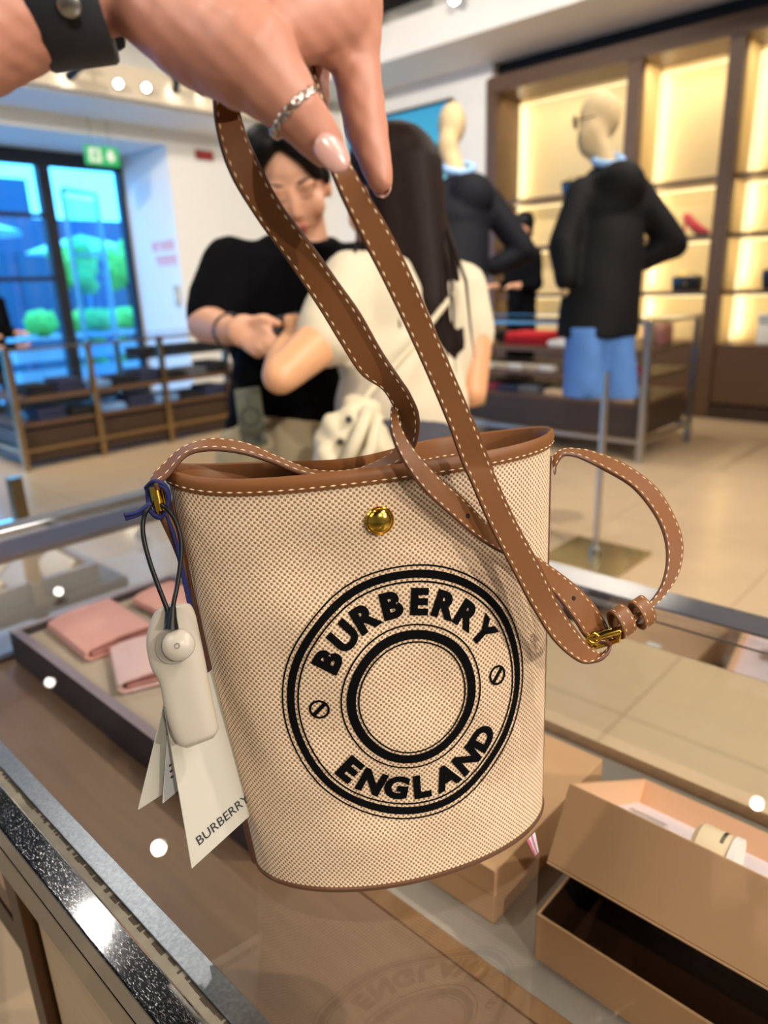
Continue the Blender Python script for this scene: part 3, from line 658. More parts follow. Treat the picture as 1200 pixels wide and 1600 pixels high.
nb = P(622,412,1.45); sl = P(545,440,1.40); sr = P(722,452,1.49)
b.cap(L_(0,-.03,-.06), .048, nb, .05); b.cap(nb, .05, sl, .045); b.cap(nb, .05, sr, .045); b.ell(P(626,530,1.46), .13, .08, .2, HR, HF, Z)
e1 = P(438,588,1.27); w1 = P(458,528,1.44)
b.cap(sl, .05, P(505,530,1.35), .047); b.cap(P(505,530,1.35), .047, e1, .034); b.cap(e1, .034, P(446,558,1.34), .036); b.cap(P(446,558,1.34), .036, w1, .024)
b.ell(P(459,510,1.47), .022, .018, .024, HR, HF, Z)
for i in range(4): finger(b, [P(449+7*i,503,1.46), P(448+7*i,496,1.49), P(447+7*i,502,1.515)], .0088, .007)
finger(b, [P(470,512,1.47), P(470,502,1.50), P(464,500,1.52)], .0095, .0075)
e2 = P(736,612,1.47); b.cap(sr, .05, P(737,545,1.48), .042); b.cap(P(737,545,1.48), .042, e2, .033); b.cap(e2, .034, P(690,600,1.68), .024); b.ell(P(672,590,1.72), .03, .03, .02)
for i in range(4): finger(b, [P(664,582+6*i,1.72), P(654,584+6*i,1.74), P(648,588+6*i,1.735)], .008, .0065)
finger(b, [P(672,580,1.71), P(662,574,1.72), P(655,574,1.725)], .009, .007)
blob('body', b, .0065, SKINT, wom, 3)
b = MB()
b.ell(L_(0,-.02,.045), .085, .1, .088, s_, f, u)
HP = lambda x, y, d=1.40: P(x, y, d)
for q in ([(640,262,.085),(655,380,.075),(668,480,.07),(690,575,.028)], [(610,280,.07),(628,400,.06),(640,490,.055),(668,580,.02)], [(640,290,.06),(676,430,.05),(700,540,.03),(700,600,.012)], [(590,330,.03),(575,390,.022),(556,415,.01)], [(655,300,.05),(688,400,.045),(716,500,.016),(724,545,.008)]):
    for a, c in zip(q[:-1], q[1:]): b.cap(HP(a[0],a[1]), a[2]*.78, HP(c[0],c[1]), c[2]*.78)
hair = blob('hair', b, .007, HAIRD, wom, 6)
b = MB()
for x0, x1, x2, y2 in ((560,548,540,430),(600,618,632,600),(700,728,742,560),(690,705,712,585),(640,655,660,620),(676,690,700,615)):
    b.tube([HP(x0,360,1.37), HP(x1,440,1.355), HP((x1+x2)/2,510 if y2 > 500 else 435,1.35), HP(x2,y2,1.36)], [.003,.0035,.0022,.0006], 6)
b.build('loose_strands', HAIRD, hair, smooth=True)
b = MB()
b.ell(P(630,455,1.47), .165, .09, .085, HR, HF, Z); b.ell(P(632,530,1.46), .15, .105, .2, HR, HF, Z); b.ell(P(628,650,1.45), .138, .105, .2, HR, HF, Z)
b.cap(nb - Z*.03, .06, sl, .058); b.cap(nb - Z*.03, .06, sr, .056)
b.cap(sl, .06, P(508,525,1.355), .062); b.cap(sr, .056, P(735,525,1.49), .052)
b.tube([nb + HR*(.06*math.cos(a)) + HF*(.055*math.sin(a)) + Z*.0 for a in np.linspace(0, 6.28, 17)[:-1]], .014, 8, closed=True)
blob('tshirt', b, .010, CTEE, wom, 5, noise=(.002, 26))
legs(wom, ground, HF, DENIMD, mat('beige_shoe', '#A89880', .5), hips.z-.02)
pf = thing('quilted_bag', 'soft cream puffed shoulder bag on the back of the person in cream', 'bag', P(545,690,1.25))
PUFF = mat('cream_nylon', '#C9BC9E', .6, bump=(25, .5, .006))
b = MB(); b.ell(P(548,700,1.25), .065, .05, .075, HR, HF, Z); b.ell(P(520,720,1.24), .035, .045, .05, HR, HF, Z); b.ell(P(562,655,1.26), .04, .035, .045, HR, HF, Z); b.ell(P(585,710,1.25), .04, .04, .06, HR, HF, Z)
blob('pouch_body', b, .006, PUFF, pf, 2, noise=(.004, 75))
b = MB()
cs = catmull([tuple(P(555,648,1.225)), tuple(P(580,610,1.28)), tuple(P(640,545,1.31)), tuple(P(700,470,1.36)), tuple(P(722,440,1.42))], 5)
b.tube([Vector(c) for c in cs], .006, 8); b.build('strap', PUFF, pf, smooth=True)
for q in ((545,655),(560,672),(532,690)): MB().ell(P(q[0],q[1],1.195), .006, .006, .006).build('snap', mat('dark_metal', '#4A4742', .3, .8), pf, smooth=True)
b = MB(); b.tube([P(575,640,1.21), P(560,680,1.19), P(535,735,1.19)], .012, 8); b.tube([P(590,650,1.21), P(580,700,1.19), P(560,740,1.19)], .011, 8); b.build('fold_seam', PUFF, pf, smooth=True)

# ---- two background people
def bystander(label, px, py, d, lean, hairm, top, low, fdir):
    hc = P(px, py, d); g = Vector((hc.x, hc.y, 0)); t = thing('person', label, 'person', g)
    H = hc.z; sd = Vector((fdir.y, -fdir.x, 0)); b = MB()
    b.ell(hc, .075, .09, .115, sd, fdir, Z); b.ell(hc + fdir*.03 - Z*.06, .055, .055, .06, sd, fdir, Z); b.cap(hc + fdir*.08 + Z*.005, .008, hc + fdir*.1 - Z*.035, .012)
    b.cap(hc - Z*.08, .05, hc - Z*.2, .055); b.ell(hc - Z*.42, .15, .09, .26, sd, fdir, Z)
    for k in (-1, 1):
        s0 = hc - Z*.27 + sd*(.17*k); e0 = s0 - Z*.28 + sd*(.04*k); h0 = e0 + fdir*.22 + Z*.0 - sd*(.06*k)
        b.cap(s0, .05, e0, .042); b.cap(e0, .042, h0, .03); b.ell(h0 + fdir*.05, .03, .05, .025, sd, fdir, Z)
        for i in range(4): b.cap(h0 + fdir*.08 + sd*(.022-.015*i), .009, h0 + fdir*.14 - Z*.02 + sd*(.022-.015*i), .007)
        b.cap(h0 + fdir*.03 - sd*(.025*k), .011, h0 + fdir*.09 - sd*(.05*k), .008)
    blob('body', b, .014, SKIN, t, 3)
    b = MB(); b.ell(hc + Z*.03 - fdir*.015, .09, .105, .105, sd, fdir, Z); b.ell(hc - fdir*.05 - Z*.05, .075, .05, .09, sd, fdir, Z); blob('hair', b, .014, hairm, t, 3)
    b = MB(); b.ell(hc - Z*.42, .185, .12, .25, sd, fdir, Z); b.cap(hc - Z*.3, .13, hc - Z*.72, .15)
    for k in (-1, 1):
        s0 = hc - Z*.27 + sd*(.17*k); e0 = s0 - Z*.28 + sd*(.04*k); b.cap(s0, .065, e0, .058); b.cap(e0, .056, e0 + fdir*.16 - sd*(.045*k), .045)
    blob('jacket', b, .018, top, t, 4, noise=(.003, 30))
    legs(t, g, fdir, low, BLK, H-.72)
    return t
bystander('person in black with dark hair busy behind the rack, between the two mannequins', 818, 352, 6.8, 0, HAIRB, BTEE, BTEE, (HR*-.8 - HF*.5).normalized())
bystander('person in a dark top standing at the far left edge beyond the window rack', -38, 425, 6.4, 0, HAIRB, BTEE, DENIMD, (HR*.9 - HF*.4).normalized())
# ================================================================== glass-topped display counter
def scratched(name):
    M = mat(name, '#C9CCD2', .07, 1.0); t = M.node_tree; b = t.nodes['Principled BSDF']
    tc = t.nodes.new('ShaderNodeTexCoord'); hs = []
    for ang, sc in ((.5, (1300, 110, 1)), (-.7, (1150, 95, 1)), (1.4, (1000, 130, 1))):
        mp = t.nodes.new('ShaderNodeMapping'); mp.inputs['Rotation'].default_value = (0, 0, ang); mp.inputs['Scale'].default_value = sc
        n = t.nodes.new('ShaderNodeTexNoise'); n.inputs['Scale'].default_value = 3.2; n.inputs['Detail'].default_value = 3
        r = t.nodes.new('ShaderNodeValToRGB'); r.color_ramp.elements[0].position = .64; r.color_ramp.elements[1].position = .73
        t.links.new(tc.outputs['Object'], mp.inputs[0]); t.links.new(mp.outputs[0], n.inputs['Vector']); t.links.new(n.outputs['Fac'], r.inputs[0]); hs.append(r)
    a = t.nodes.new('ShaderNodeMath'); a.operation = 'MAXIMUM'; c = t.nodes.new('ShaderNodeMath'); c.operation = 'MAXIMUM'
    t.links.new(hs[0].outputs[0], a.inputs[0]); t.links.new(hs[1].outputs[0], a.inputs[1]); t.links.new(a.outputs[0], c.inputs[0]); t.links.new(hs[2].outputs[0], c.inputs[1])
    mr = t.nodes.new('ShaderNodeMapRange'); mr.inputs[3].default_value = .07; mr.inputs[4].default_value = .42
    t.links.new(c.outputs[0], mr.inputs[0]); t.links.new(mr.outputs[0], b.inputs['Roughness'])
    bp = t.nodes.new('ShaderNodeBump'); bp.inputs['Strength'].default_value = .12; bp.inputs['Distance'].default_value = .0004
    t.links.new(c.outputs[0], bp.inputs['Height']); t.links.new(bp.outputs[0], b.inputs['Normal'])
    return M
SCR = scratched('scratched_chrome')
FINE = mat('fine_brushed_chrome', '#858C95', .30, 1.0, noise=(500, .45), bump=(1400, .3, .0003))
OAK = mat('light_oak', '#7C604A', .42, noise=(9, .16), stretch=(18, 1, 18), bump=(30, .08, .0006))
OAKD = mat('oak_door', '#BFA481', .45, noise=(9, .14), stretch=(18, 1, 18))
OAKE = mat('oak_edge', '#7E5C3C', .45, noise=(12, .3), stretch=(1, 9, 9))
FELT = mat('grey_felt', '#9A9084', .95, bump=(600, .2, .0005))
SIL = mat('silicone_joint', '#7A7262', .6, noise=(60, .5)); GRIME = mat('dark_grime', '#3B3222', .9)
X0, X1, Y0, Y1, ZT = .0955, .70, -.75, 1.10, 1.0
vt = thing('display_counter', 'chrome framed glass-topped display counter under the canvas bag', 'counter', (.4, .2, 0))
def vb(name, m, *a, **k): return MB().box(*a).build(name, m, vt, **k)
# near rail: outer strip, joint, inner strip
vb('near_rail', SCR, X0, .1125, Y0, Y1, .979, 1.0, bevel=.0012)
vb('inner_strip', FINE, .119, .131, Y0, Y1, .99, 1.0006, bevel=.0004)
jt = vb('silicone_joint', SIL, .1125, .119, Y0, Y1, .985, .9985)
b = MB(); random.seed(3)
y = .12
while y < .75:
    l = random.uniform(.0008,.007); x_ = .1180 - random.uniform(.0002,.0016)
    b.box(x_, .1189, y, y+l, .9980, .9987); y += l + random.choice((0,.0004,.0015,.004))
stuff(b.build('joint_grime', GRIME, jt))
vb('far_rail', CHROME, .655, X1, Y0, Y1, .985, 1.001, bevel=.0015)
vb('far_rail_face', CHROME, .657, X1-.003, Y0, Y1, .955, .984, bevel=.001)
vb('end_rail', CHROME, .1125, .655, 1.062, Y1, .985, 1.001, bevel=.0015)
vb('end_rail_face', BRONZE, .1125, .655, 1.066, Y1-.004, .95, .984, bevel=.001)
vb('glass_top', GLASS, .131, .655, Y0, 1.062, .989, .9965)
vb('glass_side', GLASS, .672, .678, Y0, 1.07, .82, .955); vb('glass_end', GLASS, .14, .66, 1.076, 1.082, .82, .95)
vb('black_gap', BLK, .099, .112, Y0, Y1, .974, .979)
vb('lower_rail', mat('mirror_steel', '#D2CCC2', .1, 1.0), .0965, .125, Y0, Y1, .945, .974, bevel=.0008)
vb('wood_deck', OAK, .126, .335, Y0, 1.05, .785, .81); vb('deck_edge', OAKE, .335, .352, Y0, 1.05, .775, .812, bevel=.0008)
vb('felt_deck', FELT, .352, .645, Y0, 1.05, .79, .8105); vb('deck_border', OAKE, .645, .662, Y0, 1.066, .78, .813, bevel=.0008)
vb('end_border', DARKW, .126, .645, 1.05, 1.066, .78, .815); vb('under_frame', BRONZE, .126, .662, Y0, 1.066, .74, .775)
# cabinet below: oak doors between bronze posts
vb('corner_post', BRONZE, .104, .128, .475, .50, 0, .945, bevel=.001); vb('inner_post', STEEL, .110, .130, .505, .522, 0, .945, bevel=.001)
vb('oak_door', OAKD, .112, .13, -.05, .468, .04, .94, bevel=.001); vb('oak_door', OAKD, .112, .13, -.62, -.056, .04, .94, bevel=.001)
vb('cabinet_body', OAKD, .13, .65, -.7, .47, .03, .74)
vb('door_handle', STEEL, .100, .112, .10, .44, .70, .712, bevel=.001)
for x, y in ((.62,1.06),(.14,1.06),(.64,-.7)): vb('leg', CHROME, x-.012, x+.012, y-.012, y+.012, 0, .775)

# ---- tray with wallets
TRAYM = mat('dark_tray', '#3B3135', .5); TRAYR = mat('tray_rim', '#8D7C84', .4)
tr = thing('display_tray', 'dark felt-lined tray of pink wallets inside the glass counter', 'tray', (.48, .78, .8125))
vb_ = lambda name, m, p, *a, **k: MB().box(*a).build(name, m, p, **k)
tx0, tx1, ty0, ty1, tz0, tz1 = .297, .565, .46, 1.035, .8135, .863
vb_('base', TRAYM, tr, tx0, tx1, ty0, ty1, tz0, tz0+.012)
vb_('felt', mat('beige_felt', '#B5A391', .95, bump=(500, .2, .0005)), tr, tx0+.014, tx1-.014, ty0+.014, ty1-.014, tz0+.0125, tz1-.012)
for a in ((tx0, tx0+.012, ty0, ty1), (tx1-.012, tx1, ty0, ty1), (tx0+.0125, tx1-.0125, ty0, ty0+.012), (tx0+.0125, tx1-.0125, ty1-.012, ty1)):
    w_ = vb_('wall', TRAYM, tr, *a, tz0+.0125, tz1-.001); vb_('rim', TRAYR, w_, *a, tz1-.0009, tz1)
PINKL = mat('pink_wallet_leather', '#E0A294', .42, bump=(400, .1, .0004)); PINKD = mat('pink_lining', '#C98A84', .6)
def wallet(c, ang, w, d, label, m):
    """bifold wallet lying open a little: two covers joined by a rounded spine, cards inside"""
    t = thing('wallet', label, 'wallet', c, 'wallets in the tray')
    ax = Vector((math.cos(ang), math.sin(ang), 0)); ay = Vector((-ax.y, ax.x, 0)); c = Vector(c)
    prof = [(d/2, .004), (0, .0035), (-d*.42, .003), (-d*.5, .009), (-d*.47, .0165), (-d*.3, .021), (0, .0235), (d*.46, .0225)]
    out = [c + ay*y + Z*z for y, z in prof]; ins = [c + ay*(y*.97+.003) + Z*(z + (.0022 if k < 3 else -.0022 if k > 4 else 0)) for k, (y, z) in enumerate(prof)]
    ring = [o for o in out] + list(reversed(ins))
    MB().loft([[p + ax*(-w/2) for p in ring], [p + ax*(w/2) for p in ring]]).build('cover', m, t, smooth='auto')
    MB().obox(c + Z*.010 + ay*.004, ax, ay, Z, w/2-.004, d/2-.008, .002).build('card_slot', PINKD, t, bevel=.0008)
    MB().obox(c + Z*.0155 + ay*.008, ax, ay, Z, w/2-.006, d/2-.006, .0018).build('note_pocket', PINKD, t, bevel=.0008)
    MB().obox(c + Z*.0095 + ay*(d/2-.002) + ax*.01, ax, ay, Z, .018, .004, .0006).build('care_label', CARDW, t)
tz = tz1-.012
wallet((.385, .935, tz), -1.62, .135, .10, 'largest pink bifold wallet at the far left corner of the tray', PINKL)
wallet((.50, .93, tz), -1.55, .11, .075, 'pink wallet at the back of the tray, right of the largest one', PINKL)
wallet((.378, .795, tz), -1.95, .105, .08, 'pink and white wallet in front of the others, beside the grey security tag', mat('pale_pink_leather', '#E5BDB8', .42))

# ---- boxes in the counter
KRAFT = mat('sand_box_paper', '#C59A70', .55, bump=(300, .12, .0004)); LINER = mat('peach_box_liner', '#DDB08A', .6); PINKW = mat('pale_pink_card', '#E6D6DA', .6)
BROWNL = mat('dark_brown_lining', '#3A2415', .3)
def open_box(t, O, ex, ey, ez, w, l, h, th, mo, mi, floor_z, mf):
    """tray with walls; O = corner, ex depth, ey length, ez height"""
    def ob(name, m, x0, x1, y0, y1, z0, z1, par=t, bv=.0008):
        c = O + ex*((x0+x1)/2) + ey*((y0+y1)/2) + ez*((z0+z1)/2)
        return MB().obox(c, ex, ey, ez, (x1-x0)/2, (y1-y0)/2, (z1-z0)/2).build(name, m, par, bevel=bv)
    ob('bottom', mo, 0, w, 0, l, 0, th)
    for nm, a in (('side_wall', (0, th, 0, l)), ('side_wall', (w-th, w, 0, l)), ('end_wall', (th, w-th, 0, th)), ('end_wall', (th, w-th, l-th, l))):
        ob(nm, mo, *a, th, h)
    for a in ((th, th+.0006, th, l-th), (w-th-.0006, w-th, th, l-th), (th, w-th, th, th+.0006), (th, w-th, l-th-.0006, l-th)):
        ob('liner', mi, *a, th, h-.0006, bv=0)
    ob('inner_floor', mf, th, w-th, th, l-th, th, floor_z)
    return ob
bx = thing('gift_box', 'closed sand coloured box behind and below the canvas bag, at the deck edge', 'box', (.47, .36, .811))
MB().box(.383, .565, .255, .36, .812, .842).build('box_base', KRAFT, bx, bevel=.001)
MB().box(.3815, .5665, .2535, .3615, .8425, .869).build('lid', KRAFT, bx, bevel=.001)
MB().box(.492, .525, .300, .318, .8691, .8695).build('paper_label', CARDW, bx)
b2 = thing('gift_box', 'open sand box with dark brown lining under the tilted box', 'box', (.42, .06, .811))
open_box(b2, Vector((.379, .214, .8115)), Vector((1,0,0)), Vector((0,-1,0)), Z, .084, .33, .045, .0022, KRAFT, BROWNL, .004, BROWNL)
b3 = thing('gift_box', 'tilted open sand box with pale pink insert leaning on the dark lined box', 'box', (.46, .05, .86))
a = math.radians(30); ex3 = Vector((math.cos(a), 0, -math.sin(a))); ez3 = Vector((math.sin(a), 0, math.cos(a)))
O3 = Vector((.387, .212, .9))
ob3 = open_box(b3, O3, ex3, Vector((0,-1,0)), ez3, .172, .34, .062, .002, KRAFT, LINER, .040, PINKW)
q3 = lambda x, y, z: O3 + ex3*x + Vector((0,-1,0))*y + ez3*z
sc = thing('bracelet_sleeve', 'clear plastic sleeve on the pale pink insert of the tilted box', 'sleeve', q3(.085, .037, .0405))
b = MB(); n_ = 12
b.loft([[q3(.085 + .009*math.cos(math.pi*k/n_), yy, .0408 + .008*math.sin(math.pi*k/n_)) for k in range(n_+1)] for yy in (.022, .052)], closed_ring=False)
b.build('sleeve', glass_mat('clear_plastic', (.86,.86,.84), 2.2), sc, smooth=True)
MB().obox(q3(.085, .037, .0420), ex3, Vector((0,1,0)), ez3, .006, .013, .0010).build('insert_card', mat('taupe_card', '#B8A08A', .6), sc)
wp = thing('watch_cushion', 'cream round cushion with dark lettering standing in the tilted box', 'cushion', q3(.09, .09, .0405))
prof = [(.016, .0), (.0195, .004), (.0195, .024), (.018, .028)]
b = MB(); cc = q3(.088, .074, .0425)
b.loft([[cc + Vector((0,-1,0))*z + (ex3*math.cos(a_) + ez3*math.sin(a_))*r for a_ in np.linspace(-.05, math.pi+.05, 21)] for r, z in prof])
b.build('cushion_body', mat('cream_leatherette', '#E2CBA8', .5), wp, smooth='auto')
b = MB(); b.loft([[cc + Vector((0,-1,0))*z + (ex3*math.cos(a_) + ez3*math.sin(a_))*r for a_ in np.linspace(-.05, math.pi+.05, 21)] for z, r in ((.0270,.0205),(.0320,.0205),(.0322,.001))])
b.build('end_disc', mat('white_disc', '#E9E5DC', .4), wp, smooth='auto')
b = MB()
for k in range(12):
    a_ = 2.35 - .11*k; p_ = cc + Vector((0,-1,0))*.0205 + (ex3*math.cos(a_)+ez3*math.sin(a_))*.0196
    tn = (-ex3*math.sin(a_)+ez3*math.cos(a_)); b.obox(p_, tn, Vector((0,1,0)), tn.cross(Vector((0,1,0))), .0007, .0013, .00015)
stuff(b.build('small_print', GREYD, wp))

# ---- low stand with a tray of folded scarves beyond the counter
ls = thing('low_stand', 'low chrome stand carrying a tray of scarves beyond the counter end', 'stand', (.45, 2.35, 0))
for x, y in ((.66,1.985),(.9,2.75),(-.3,1.985),(-.3,2.75)): MB().box(x-.016, x+.016, y-.016, y+.016, 0, .86 if y < 2.0 else .49).build('post', GOLDST, ls)
MB().box(-.32, .92, 1.965, 2.77, .46, .49).build('board', DARKW, ls)
t2 = thing('scarf_tray', 'dark tray with bright rim holding rows of folded scarves', 'tray', (.5, 2.35, .491))
for nm, a in (('base', (.05,.86,2.04,2.68,.491,.5)), ('wall', (.05,.86,2.02,2.04,.491,.54)), ('wall', (.05,.86,2.68,2.70,.491,.54)), ('wall', (.84,.86,2.04,2.68,.5,.54)), ('wall', (.05,.07,2.04,2.68,.5,.54))):
    w_ = MB().box(*a).build(nm, TRAYM, t2)
    if nm == 'wall': MB().box(*a[:4], .5401, .543).build('rim', CHROME, w_)
SCF = [mat('scarf_%d' % k, c, .8) for k, c in enumerate(('#D9C9BA','#AEBBD2','#E6E2DE','#C9A596'))]
for r in range(3):
    for k in range(7):
        x = .15 + .104*k; y = 2.135 + .2*r
        t = thing('folded_scarf', '%s folded scarf from the left in the %s row of the scarf tray' % (labs[k], ('front','middle','back')[r]), 'scarf', (x, y, .5), 'scarves in the tray')
        MB().obox(Vector((x, y, .5337)), Vector((.8,0,.6)), Vector((0,1,0)), Vector((-.6,0,.8)), .042, .08, .009).build('folded_cloth', SCF[(k+r) % 4], t, smooth='auto', bevel=.006)
# ---- screen on the far wall
sg = thing('wall_screen', 'wide blue glowing screen on the white wall behind the second mannequin', 'screen', (6.98, 6.1, 2.7))
MB().box(6.95, 6.999, 5.36, 7.0, 2.2, 3.22).build('bezel', BLK, sg, bevel=.006)
SM = bpy.data.materials.new('screen_picture'); SM.use_nodes = True; t = SM.node_tree; pbd = t.nodes['Principled BSDF']; pbd.inputs['Base Color'].default_value = (0,0,0,1); pbd.inputs['Roughness'].default_value = .1
tc = t.nodes.new('ShaderNodeTexCoord'); sp_ = t.nodes.new('ShaderNodeSeparateXYZ'); rm = t.nodes.new('ShaderNodeValToRGB'); mr = t.nodes.new('ShaderNodeMapRange')
mr.inputs[1].default_value = 2.2; mr.inputs[2].default_value = 3.22
t.links.new(tc.outputs['Object'], sp_.inputs[0]); t.links.new(sp_.outputs['Z'], mr.inputs[0]); t.links.new(mr.outputs[0], rm.inputs[0])
e = rm.color_ramp.elements; e[0].position = 0; e[0].color = (.02,.12,.2,1); e[1].position = 1; e[1].color = (.03,.36,.62,1)
for p_, c_ in ((.22,(.25,.75,1,1)),(.3,(.01,.03,.05,1)),(.42,(.35,.45,.55,1)),(.55,(.01,.02,.03,1)),(.6,(.05,.45,.7,1))):
    q = e.new(p_); q.color = c_
t.links.new(rm.outputs[0], pbd.inputs['Emission Color']); pbd.inputs['Emission Strength'].default_value = .9
MB().box(6.945, 6.951, 5.4, 6.96, 2.24, 3.18).build('display', SM, sg)
# ================================================================== the canvas bucket bag
bO = Vector((.2619, .2419, 1.003)); TH, PSI, BH = .0887, -.0352, .2274
AT, AB, BT, BB = .1048, .0897, .0424, .0491
_w = Vector((math.cos(-.593), math.sin(-.593), 0)); _nn = Vector((-_w.y, _w.x, 0))
BU = (Z + _nn*math.tan(TH) + _w*math.tan(PSI)).normalized(); BW = (_w - BU*_w.dot(BU)).normalized(); BN = BU.cross(BW)
def dent(p, q):
    """soft folds of the canvas (metres, towards the viewer when negative)"""
    e = max(0, 1-(abs(p)/.1)**3) * max(0, min(1, (BH-q)/.03)) * max(0, min(1, q/.03))
    g = lambda cx, cy, sx, sy: math.exp(-((p-cx)/sx)**2-((q-cy)/sy)**2)
    v = .0045*g(-.02,.178,.045,.02) - .002*g(-.04,.15,.03,.02) + .003*g(.035,.19,.03,.016) - .002*g(.02,.165,.03,.012) + .0015*g(-.06,.11,.02,.04) + .002*g(.01,.05,.06,.016) + .0007*math.sin(p*95+q*60) + .0006*math.sin(q*130-p*40)
    return v*e
def bag_xy(a, q, off=0.):
    t = q/BH; A = AB+(AT-AB)*t+off; B = BB+(BT-BB)*t+off
    p = A*math.cos(a); s = B*math.sin(a)
    if s < 0: s += dent(p, q)*min(1, -s/(.5*B))
    else: s *= 1 - 1.12*math.exp(-((p+.012)/.048)**2)*max(0, min(1, (q-.05)/(BH-.05)))**1.5      # mouth pinched at the back
    return p, s
def bag_pt(a, q, off=0.):
    p, s = bag_xy(a, q, off); k_ = p/AT
    q = q + (.0072*max(0, -k_)**6 + .003*max(0, k_)**6)*max(0, q/BH)**4      # mouth rises at both ends
    return bO + BW*p + BN*s + BU*q
def front(p, q, off=0.):
    t = q/BH; A = AB+(AT-AB)*t; a = -math.acos(max(-1, min(1, p/A))); return bag_pt(a, q, off)
LEA = mat('tan_brown_leather', '#774B28', .48, spec=.3, noise=(35, .10), bump=(420, .16, .0003))
LEAD = mat('leather_edge', '#5A3520', .5)
STITCH = mat('cream_thread', '#E3CDA6', .7)
# woven canvas: cream knots with brown gaps
CAN = bpy.data.materials.new('woven_canvas'); CAN.use_nodes = True; t = CAN.node_tree; pb_ = t.nodes['Principled BSDF']
uvn = t.nodes.new('ShaderNodeUVMap'); sx = t.nodes.new('ShaderNodeSeparateXYZ'); t.links.new(uvn.outputs[0], sx.inputs[0])
def mnode(op, a=None, b=None, la=None, lb=None):
    n = t.nodes.new('ShaderNodeMath'); n.operation = op
    if a is not None: n.inputs[0].default_value = a
    if b is not None: n.inputs[1].default_value = b
    if la: t.links.new(la, n.inputs[0])
    if lb: t.links.new(lb, n.inputs[1])
    return n.outputs[0]
cu = mnode('COSINE', la=mnode('MULTIPLY', b=2*math.pi/.00285, la=sx.outputs[0])); cv_ = mnode('COSINE', la=mnode('MULTIPLY', b=2*math.pi/.0029, la=sx.outputs[1]))
wv_ = mnode('MULTIPLY', la=cu, lb=cv_)
nz = t.nodes.new('ShaderNodeTexNoise'); nz.inputs['Scale'].default_value = 260; t.links.new(uvn.outputs[0], nz.inputs['Vector'])
wv2 = mnode('ADD', la=wv_, lb=mnode('MULTIPLY', b=.35, la=mnode('SUBTRACT', b=.5, la=nz.outputs['Fac'])))
cr = t.nodes.new('ShaderNodeValToRGB'); cr.color_ramp.elements[0].position = .30; cr.color_ramp.elements[0].color = lin('#8F6849'); cr.color_ramp.elements[1].position = .52; cr.color_ramp.elements[1].color = lin('#DCC5A6')
mrr = t.nodes.new('ShaderNodeMapRange'); mrr.inputs[1].default_value = -1; mrr.inputs[2].default_value = 1
t.links.new(wv2, mrr.inputs[0]); t.links.new(mrr.outputs[0], cr.inputs[0]); t.links.new(cr.outputs[0], pb_.inputs['Base Color'])
bpn = t.nodes.new('ShaderNodeBump'); bpn.inputs['Strength'].default_value = .6; bpn.inputs['Distance'].default_value = .0005
t.links.new(mrr.outputs[0], bpn.inputs['Height']); t.links.new(bpn.outputs[0], pb_.inputs['Normal']); pb_.inputs['Roughness'].default_value = .85
LINING = mat('bag_lining', '#6F4A30', .8)
bag = thing('bucket_bag', 'natural canvas bucket bag with brown leather trim and round black emblem on the glass', 'bag', bO)
NA, NQ = 160, 70
rings = [[bag_pt(2*math.pi*k/NA + math.pi/2, BH*.985*i/NQ) for k in range(NA)] for i in range(NQ+1)]
mb = MB().loft(rings, cap=False); bodyo = mb.build('canvas_body', CAN, bag, smooth=True)
me = bodyo.data; uvl = me.uv_layers.new(name='UVMap')
per = [0]
for k in range(NA): per.append(per[-1] + (rings[NQ//2][(k+1) % NA]-rings[NQ//2][k]).length)
for p_ in me.polygons:
    vi = list(p_.vertices); ks = [v % NA for v in vi]; wrap = max(ks)-min(ks) > NA/2
    for li, v in zip(p_.loop_indices, vi):
        k = v % NA; kk = NA if (wrap and k == 0) else k
        uvl.data[li].uv = (per[kk], BH*.985*(v//NA)/NQ)
rin = [[bag_pt(2*math.pi*k/64, q, -.0018) for k in range(64)] for q in (.004,.06,.12,.18,.215)]
MB().loft(rin, cap=False).build('lining', LINING, bag, smooth=True)
MB().loft([[bag_pt(2*math.pi*k/96, q, o) for k in range(96)] for q, o in ((-.0005,-.012),(-.0006,-.002),(.0002,.0010),(.0022,.0013),(.0026,.0002))], cap=True).build('base', mat('base_leather', '#5A3B26', .5), bag, smooth='auto')
# leather rim, folded over the mouth
prof = [(.2222,.0004),(.2223,.0013),(.2240,.0019),(.2268,.0024),(.2294,.0017),(.2305,.0004),(.2298,-.0012),(.226,-.0026),(.2165,-.0028),(.2162,-.0016)]
MB().loft([[bag_pt(2*math.pi*k/128, q, o) for k in range(128)] for q, o in prof], cap=False).build('leather_rim', LEA, bag, smooth='auto')
def dashes(path, nrm, l=.0031, gap=.0016, w_=.00042, h_=.00035):
    """row of stitches along a path with surface normals"""
    b = MB(); d = [0.]
    for i in range(1, len(path)): d.append(d[-1]+(path[i]-path[i-1]).length)
    def at(s):
        i = int(np.searchsorted(d, s)); i = max(1, min(len(d)-1, i)); f_ = (s-d[i-1])/max(1e-9, d[i]-d[i-1])
        return path[i-1].lerp(path[i], f_), nrm[i-1].lerp(nrm[i], f_).normalized()
    s = .001
    while s + l < d[-1]:
        p0, n0 = at(s); p1, n1 = at(s+l); tg = (p1-p0); L2 = tg.length; tg.normalize(); sd = n0.cross(tg).normalized(); mid = (p0+p1)/2
        b.add([p0, mid+sd*w_+n0*h_*.3, p1, mid-sd*w_+n0*h_*.3, mid+n0*h_, p0.lerp(p1,.2)+n0*h_*.8, p0.lerp(p1,.8)+n0*h_*.8], [(0,1,5),(5,1,4),(4,1,6),(6,1,2),(0,5,3),(5,4,3),(4,6,3),(6,2,3)])
        s += l+gap
    return b
